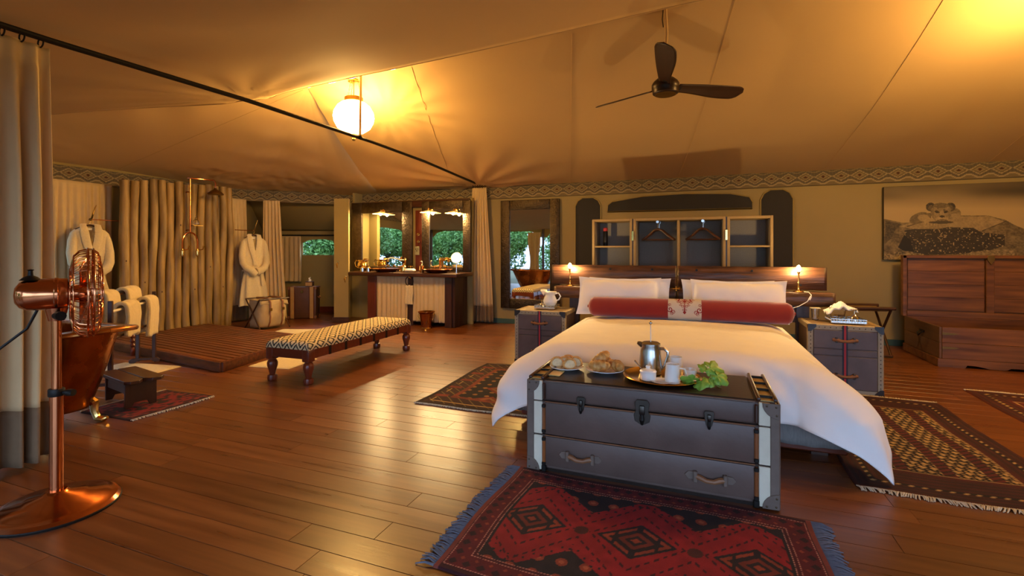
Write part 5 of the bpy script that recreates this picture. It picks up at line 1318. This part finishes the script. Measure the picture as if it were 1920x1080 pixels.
for s in (-1, 1):
    for k in range(2): MB().box((s*(cw/2-.013), 0, .10+.19*(k+.5)), (.026, cd, .187), bev=.003).build('side_board', M('chest_end', '6e4a28', .5, var=.3, vs=4, stretch=(6, .5, 6)) if s < 0 and k == 0 else bpy.data.materials['chest_end'], ch)
MB().box((0, cd/2-.02, .29), (cw-.05, .03, .38)).build('back_board', chest_m, ch)
MB().box((0, 0, .11), (cw-.05, cd-.05, .02)).build('floor_board', chest_m, ch)
for z in (.40, .23):
    for s in (-1, 1): MB().prism([(0, -.014), (.12, -.010), (.16, 0), (.12, .010), (0, .014)], (s*(cw/2-.025), -cd/2-.012, z), (-s, 0, 0), (0, 0, 1), (0, -.004, 0)).build('corner_strap', brass_dull, ch, smooth=False)
MB().tube([(-cw/2-.005, -.10, .36), (-cw/2-.035, -.09, .33), (-cw/2-.04, -.05, .30), (-cw/2-.035, -.01, .33), (-cw/2-.005, 0, .36)], .009, 8).build('ring_handle', iron, ch)
MB().box((-cw/2-.004, -.05, .36), (.008, .14, .03)).build('handle_plate', iron, ch)
MB().box((0, -cd/2-.014, .30), (.08, .008, .10), bev=.003).build('lock_plate', brass_dull, ch)
# lid (standing open)
LZ0, LZ1 = CH+.0, 1.335; yl = cd/2+.02
ld = MB().box((0, yl+.035, (LZ0+LZ1)/2), (cw+.04, .02, LZ1-LZ0)).build('lid', chest_m, ch, smooth=False)
nb = 4
for k in range(nb):
    for (xa, xb) in ((-cw/2+.05, -.05), (.05, cw/2-.05)):
        MB().box(((xa+xb)/2, yl+.018, LZ0+.09+(LZ1-LZ0-.13)*(k+.5)/nb), (xb-xa, .016, (LZ1-LZ0-.13)/nb-.003), bev=.002).build('lid_board', chest_m, ld)
for s in (-1, 1): MB().box((s*(cw/2), yl, (LZ0+LZ1)/2), (.045, .08, LZ1-LZ0), bev=.004).build('lid_stile', chest_m, ld)
MB().box((0, yl, LZ1-.02), (cw+.04, .08, .04), bev=.004).build('lid_rail', chest_m, ld)
MB().box((0, yl, LZ0+.04), (cw-.05, .07, .08), bev=.004).build('lid_rail', chest_m, ld)
MB().box((0, yl-.005, (LZ0+LZ1)/2), (.085, .04, LZ1-LZ0-.12), bev=.005).build('lid_batten', chest_m, ld)
MB().prism([(-.035, .06), (.035, .06), (.04, 0), (.0, -.07), (-.04, 0)], (0, yl-.045, LZ1-.06), (1, 0, 0), (0, 0, 1), (0, .012, 0)).build('hasp', brass_dull, ld, bev=.003)
o = MB().box((0, 0, .01), (.9, .35, .05), bev=.015, seg=2).build('folded_blanket', cream, loc=(4.05, 7.70, .36)); tag(o, 'folded cream blanket inside the open wooden chest', 'blanket')
MB().box((4.05-(CX0+CX1)/2, 7.7-(CY0+CY1)/2, .235), (1.0, .4, .23)).build('inner_tray', chest_m, ch)

# ================================================================ LION CUB PICTURE (printed canvas)
AX0, AX1, AZ0, AZ1 = 2.56, 4.80, 1.27, 2.335
nx, nz = 420, 210
X, Z = np.meshgrid(np.linspace(AX0, AX1, nx), np.linspace(AZ0, AZ1, nz), indexing='ij')
ax = 100+(X-AX0)/1.58*1679; dep = 8.03-.358*X; ay = 889-(Z-1.4)*907/dep*6.353      # design coordinates of the print
G = np.zeros(X.shape)
def ell(cx, cy, rx, ry, rot=0):
    dx, dy = ax-cx, ay-cy; c, s = math.cos(rot), math.sin(rot); return ((dx*c+dy*s)/rx)**2+((-dx*s+dy*c)/ry)**2
def poly(pts):
    ins = np.zeros(X.shape, bool); n = len(pts)
    for i in range(n):
        x1, y1 = pts[i]; x2, y2 = pts[(i+1) % n]
        cnd = ((y1 > ay) != (y2 > ay)) & (ax < (x2-x1)*(ay-y1)/((y2-y1) if y2 != y1 else 1e-9)+x1); ins ^= cnd
    return ins
nf = np_noise(X.shape, (140, 70), 1); nm_ = np_noise(X.shape, (40, 24), 2); nl = np_noise(X.shape, (12, 6), 3); nff = rng.random(X.shape)
t_ = np.clip((ay-60)/330, 0, 1); G = .16+.42*t_**1.3+.10*(nl-.5)*(1-t_)
G -= .16*np.exp(-((ay-190)/70)**2)*np.clip((ax-900)/600, 0, 1); G -= .13*np.exp(-((ay-250)/60)**2)*np.clip(1-ax/700, 0, 1)
rock = poly([(0, 510), (130, 515), (240, 535), (330, 555), (430, 555), (520, 545), (640, 520), (900, 500), (1060, 468), (1200, 470), (1370, 470), (1480, 500), (1560, 520), (1680, 590), (1800, 640), (2700, 900), (2700, 1300), (0, 1300)])
tex = .24+.16*(nf-.5)+.16*(nm_-.5)
G = np.where(rock, tex, G)
topf = poly([(290, 600), (430, 560), (560, 548), (800, 535), (1050, 480), (1380, 478), (1500, 520), (1560, 545), (1350, 640), (1250, 660), (1200, 615), (900, 608), (780, 630), (480, 630)])
G = np.where(topf, .42+.14*(nf-.5)+.10*(nm_-.5), G)
face = poly([(360, 650), (480, 630), (780, 632), (900, 610), (1200, 618), (1290, 670), (1560, 700), (1560, 830), (1380, 890), (1000, 930), (600, 940), (450, 900), (400, 760)])
G = np.where(face, .055+.03*nm_+.5*((nf > .80) & (nff > .25)), G)
G = np.where(poly([(120, 530), (330, 570), (250, 640), (190, 750), (120, 800)]), .07+.10*nf, G)
G = np.where(poly([(280, 850), (360, 700), (440, 760), (480, 900), (350, 890)]), .03, G)
G = np.where(poly([(0, 960), (280, 890), (420, 900), (600, 930), (600, 1100), (0, 1100)]), .22+.4*(nf-.5)+.2*nm_, G)
G = np.where(poly([(1040, 935), (1250, 895), (1600, 865), (1670, 900), (1650, 1000), (1000, 1000)]), .36+.35*(nf-.5), G)
crack = np.abs(ay-(600-.0009*(ax-400)**2*.3-(ax-400)*.28)) < 5; G = np.where(crack & (ax > 390) & (ax < 580), .08, G)
crack = np.abs(ay-(640-(ax-1330)*.42)) < 5; G = np.where(crack & (ax > 1300) & (ax < 1570), .10, G)
# cub: body, paws, head, ears, face
fur = lambda m: m+.12*(nf-.5)+.08*(nff-.5)
def put(mask, val):
    global G
    G = np.where(mask, val, G)
put(ell(545, 500, 125, 62, -.35) < 1, fur(.26)); put(poly([(425, 550), (450, 500), (560, 435), (690, 440), (700, 540), (560, 560)]), fur(.25))
put(ell(985, 445, 68, 62) < 1, fur(.30)); put(ell(985, 475, 60, 32) < 1, fur(.42))
put(ell(605, 500, 75, 42, .1) < 1, fur(.46)); put(ell(680, 545, 75, 44, .15) < 1, fur(.50))
for k in (640, 680, 720): put((np.abs(ax-k) < 4) & (ay > 560) & (ay < 588) & (ell(680, 545, 75, 44, .15) < 1), .15)
for cx in (688, 930): put(ell(cx, 368, 58, 52) < 1, fur(.10)); put(ell(cx+(6 if cx < 800 else -6), 378, 34, 32) < 1, fur(.20))
put(ell(815, 435, 125, 112) < 1, fur(.38)); put((ell(815, 350, 95, 32) < 1), fur(.24))
put((ell(815, 435, 125, 112) < 1) & (np.abs(ax-815) > 88), fur(.30))
put((ell(815, 380, 55, 60) < 1) & (nf > .58), .20)
for cx, sg in ((765, 1), (870, -1)):
    put(ell(cx, 425, 30, 16, .25*sg) < 1, .12); put(ell(cx, 430, 18, 7, .2*sg) < 1, .04); put(ell(cx+8*sg, 452, 20, 7, .5*sg) < 1, .42)
put(ell(825, 450, 26, 45) < 1, fur(.46)); put(ell(828, 482, 32, 15) < 1, .09); put(poly([(805, 478), (852, 478), (828, 498)]), .07)
put(ell(790, 510, 46, 22) < 1, fur(.52)); put(ell(860, 510, 42, 20) < 1, fur(.50)); put((np.abs(ay-(522+.0016*(ax-828)**2)) < 4) & (np.abs(ax-828) < 62), .08)
put((ell(815, 550, 150, 18) < 1) & topf, .12)
G = np.clip(G, .01, .9)
C = (G**1.15)[..., None]*np.array([1.0, .70, .30])[None, None]*.74
art = thing('lion_picture', 'large sepia canvas print of a lion cub sleeping on a boulder', 'picture', ((AX0+AX1)/2, 8.64, AZ0))
P = np.stack([X-(AX0+AX1)/2, np.full_like(X, -.0265), Z-AZ0], -1)
grid('print', P[:, ::-1], print_m, art, cols=C[:, ::-1])
MB().box((0, 0, (AZ1-AZ0)/2), (AX1-AX0+.006, .05, AZ1-AZ0+.006), bev=.004).build('stretcher', iron, art)

# ================================================================ CEILING FAN
cf = thing('ceiling_fan', 'three-bladed dark wood ceiling fan hanging from the tent ridge', 'ceiling fan', (-.31, 5.22, 3.08))
MB().tube([(0, -.02, .80), (.012, -.01, .55), (.004, 0, .38), (0, 0, .10)], .017, 10).build('down_rod', canvas_roof, cf)
MB().tube([(-.02, -.02, .82), (-.03, -.02, .70), (-.02, -.01, .62)], .005, 6).build('wire', cord_m, cf)
MB().lathe([(0, -.075), (.11, -.072), (.128, -.06), (.132, -.02), (.138, -.01), (.138, .03), (.12, .06), (.085, .09), (.04, .105), (.03, .14)], seg=36).build('motor', M('fan_motor', '2e1b11', .35, .3), cf)
MB().lathe([(0, -.078), (.10, -.077), (.105, -.070)], seg=36).build('cap', brass_dull, cf)
for k, a in enumerate((143, 38.5, 271.5)):
    P = np.zeros((26, 9, 3))
    for i in range(26):
        q = i/25
        le = .055+.02*math.sin(q*PI)*.5; tr_ = .055+.065*math.sin(min(1, q/.78)*PI/2)**2
        cap = 1 if q < .86 else math.sqrt(max(.003, 1-((q-.86)/.14)**2))
        for j in range(9):
            s_ = j/8; yv = (-le+(le+tr_)*s_)
            mid_ = (tr_-le)/2*.6; yv = mid_+(yv-mid_)*cap
            P[i, j] = (.14+.86*q, yv, .012-yv*.42+.055*q+.004*math.cos((s_-.5)*PI))
    o = grid('blade', P, fanwood, cf, solid=.009); o.rotation_euler.z = math.radians(a)
    b = MB().box((.145, 0, .012), (.09, .05, .012), ry=0, bev=.003).build('blade_iron', iron, cf); b.rotation_euler = (-.4, 0, math.radians(a))

# ================================================================ GLOBE PENDANT LAMPS
globe_m = M('lit_milk_globe', 'fff1d2', .3, emit=GLOBE_W)
def pendant(label, x, y, ztop, zc):
    t = thing('pendant_lamp', label, 'pendant lamp', (x, y, zc))
    dz = ztop-zc
    MB().lathe([(.075, dz-.02), (.07, dz-.005), (.03, dz+.005), (0, dz+.008)], seg=24).build('ceiling_rose', brass, t)
    MB().lathe([(0, -.225), (.05, -.222), (.13, -.198), (.21, -.14), (.252, -.06), (.262, 0), (.252, .065), (.21, .14), (.155, .185), (.10, .205)], seg=40).build('globe', globe_m, t)
    MB().lathe([(.112, .20), (.12, .205), (.12, .255), (.112, .262), (.10, .262), (.098, .225), (.09, .205)], seg=32).build('collar', brass_dull, t)
    MB().lathe([(.05, -.228), (.05, -.24), (.03, -.25), (.018, -.275), (.026, -.29), (.018, -.31), (0, -.315)], seg=20).build('finial', brass_dull, t)
    for k in range(3):
        a = k*2*PI/3+.5; p0 = Vector((.108*math.cos(a), .108*math.sin(a), .262)); p1 = Vector((.05*math.cos(a), .05*math.sin(a), dz-.01)); n = max(6, int((p1-p0).length/.024)); c_ = MB()
        for i in range(n):
            m0 = p0.lerp(p1, (i+.5)/n); u = (p1-p0).normalized(); w_ = u.orthogonal().normalized(); w_ = w_ if i % 2 else u.cross(w_)
            c_.tube([m0+u*.015*math.cos(b)+w_*.008*math.sin(b) for b in np.linspace(0, 2*PI, 9)], .0025, 4, cap=False)
        c_.build('chain', brass, t)
    MB().cyl((0, 0, .26), (0, 0, dz-.01), .006, seg=6).build('flex', brass_dull, t)
pendant('lit milk-glass globe pendant on three chains above the black rail', -4.26, 5.24, 3.66, 3.17)
pendant('lit milk-glass globe pendant above the chest side of the room', 3.05, 5.24, 4.0, 3.30)

# ================================================================ greenery outside, seen through the openings and in the mirrors
gnd = MB().box((-2, 4, -.45), (60, 60, .3)).build('ground', M('bush_ground', '5a4a30', .95, var=.4, vs=.6, c2='3c4a24')); struct(gnd)
leafA = M('tree_leaf', '4f7a3c', .55, var=.35, vs=1.5, c2='7fa85a', rand=.12)
bark = M('tree_bark', '4c3c2c', .9, var=.3, vs=4, bump=.5, bs=20)
def tree_meshes(seed):
    r = np.random.default_rng(seed); n = 13000
    nb = 16; cen = np.stack([r.uniform(-1.1, 1.1, nb), r.uniform(-1.1, 1.1, nb), r.uniform(.8, 3.6, nb)], -1); rad = r.uniform(.45, .9, nb)
    k = r.integers(0, nb, n); d = r.normal(size=(n, 3)); d /= np.linalg.norm(d, axis=1)[:, None]; c = cen[k]+d*(rad[k]*r.uniform(.45, 1, n)**.5)[:, None]
    a = r.normal(size=(n, 3)); a /= np.linalg.norm(a, axis=1)[:, None]; b = np.cross(a, r.normal(size=(n, 3))); b /= np.linalg.norm(b, axis=1)[:, None]
    s = r.uniform(.05, .10, n)[:, None]
    V = np.stack([c-a*s, c+b*s*.45, c+a*s, c-b*s*.45], 1).reshape(-1, 3); me = bpy.data.meshes.new('foliage'); me.vertices.add(4*n); me.vertices.foreach_set('co', V.reshape(-1).astype(np.float32))
    me.loops.add(4*n); me.loops.foreach_set('vertex_index', np.arange(4*n, dtype=np.int32)); me.polygons.add(n); me.polygons.foreach_set('loop_start', np.arange(0, 4*n, 4, dtype=np.int32)); me.update(calc_edges=True); me.materials.append(leafA)
    mb = MB(); mb.tube([(0, 0, -.3), (.05, .03, .6), (-.04, .08, 1.4), (.03, 0, 2.4)], [.11, .09, .07, .03], 8)
    for i in range(0, nb, 2): mb.tube([(0, .05, .7+.08*i), tuple(cen[i]*.55+np.array((0, 0, .5))), tuple(cen[i])], [.04, .025, .01], 5)
    mt = bpy.data.meshes.new('trunk'); mb.bm.to_mesh(mt); mb.bm.free(); mt.materials.append(bark); return me, mt
TM = [tree_meshes(s) for s in (1, 2, 3)]
def trees(spots, label, group):
    for i, (x, y, s) in enumerate(spots):
        t = thing('bush_tree', label, 'tree', (x, y, -.3), random.uniform(0, 6), group); t.scale = (s, s, s)
        for me, nm in zip(TM[i % 3], ('foliage', 'trunk')):
            o = bpy.data.objects.new(nm, me); col.objects.link(o); o.parent = t
            if nm == 'foliage': o['kind'] = 'stuff'
trees([(-11.4, -.6, .85), (-11.7, 2.7, .85), (-11.5, 6.0, .85), (-15.2, 1.0, 1.0), (-15.4, 5.0, 1.0)], 'leafy bush tree outside the side window, reflected in the wash stand mirror', 'trees outside the side window')
trees([(-8.7, -4.6, .85), (-5.3, -4.8, .85), (-7.1, -8.4, 1.0), (-12.2, -5.2, .9), (-3.2, -8.6, 1.0), (-11.0, -9.4, 1.0)], 'leafy bush tree outside the open front, reflected in the dressing mirror', 'trees outside the open front')
trees([(-10.6, 11.6, .8), (-7.4, 12.6, .8)], 'leafy bush tree seen through the arched alcove window', 'trees behind the alcove')
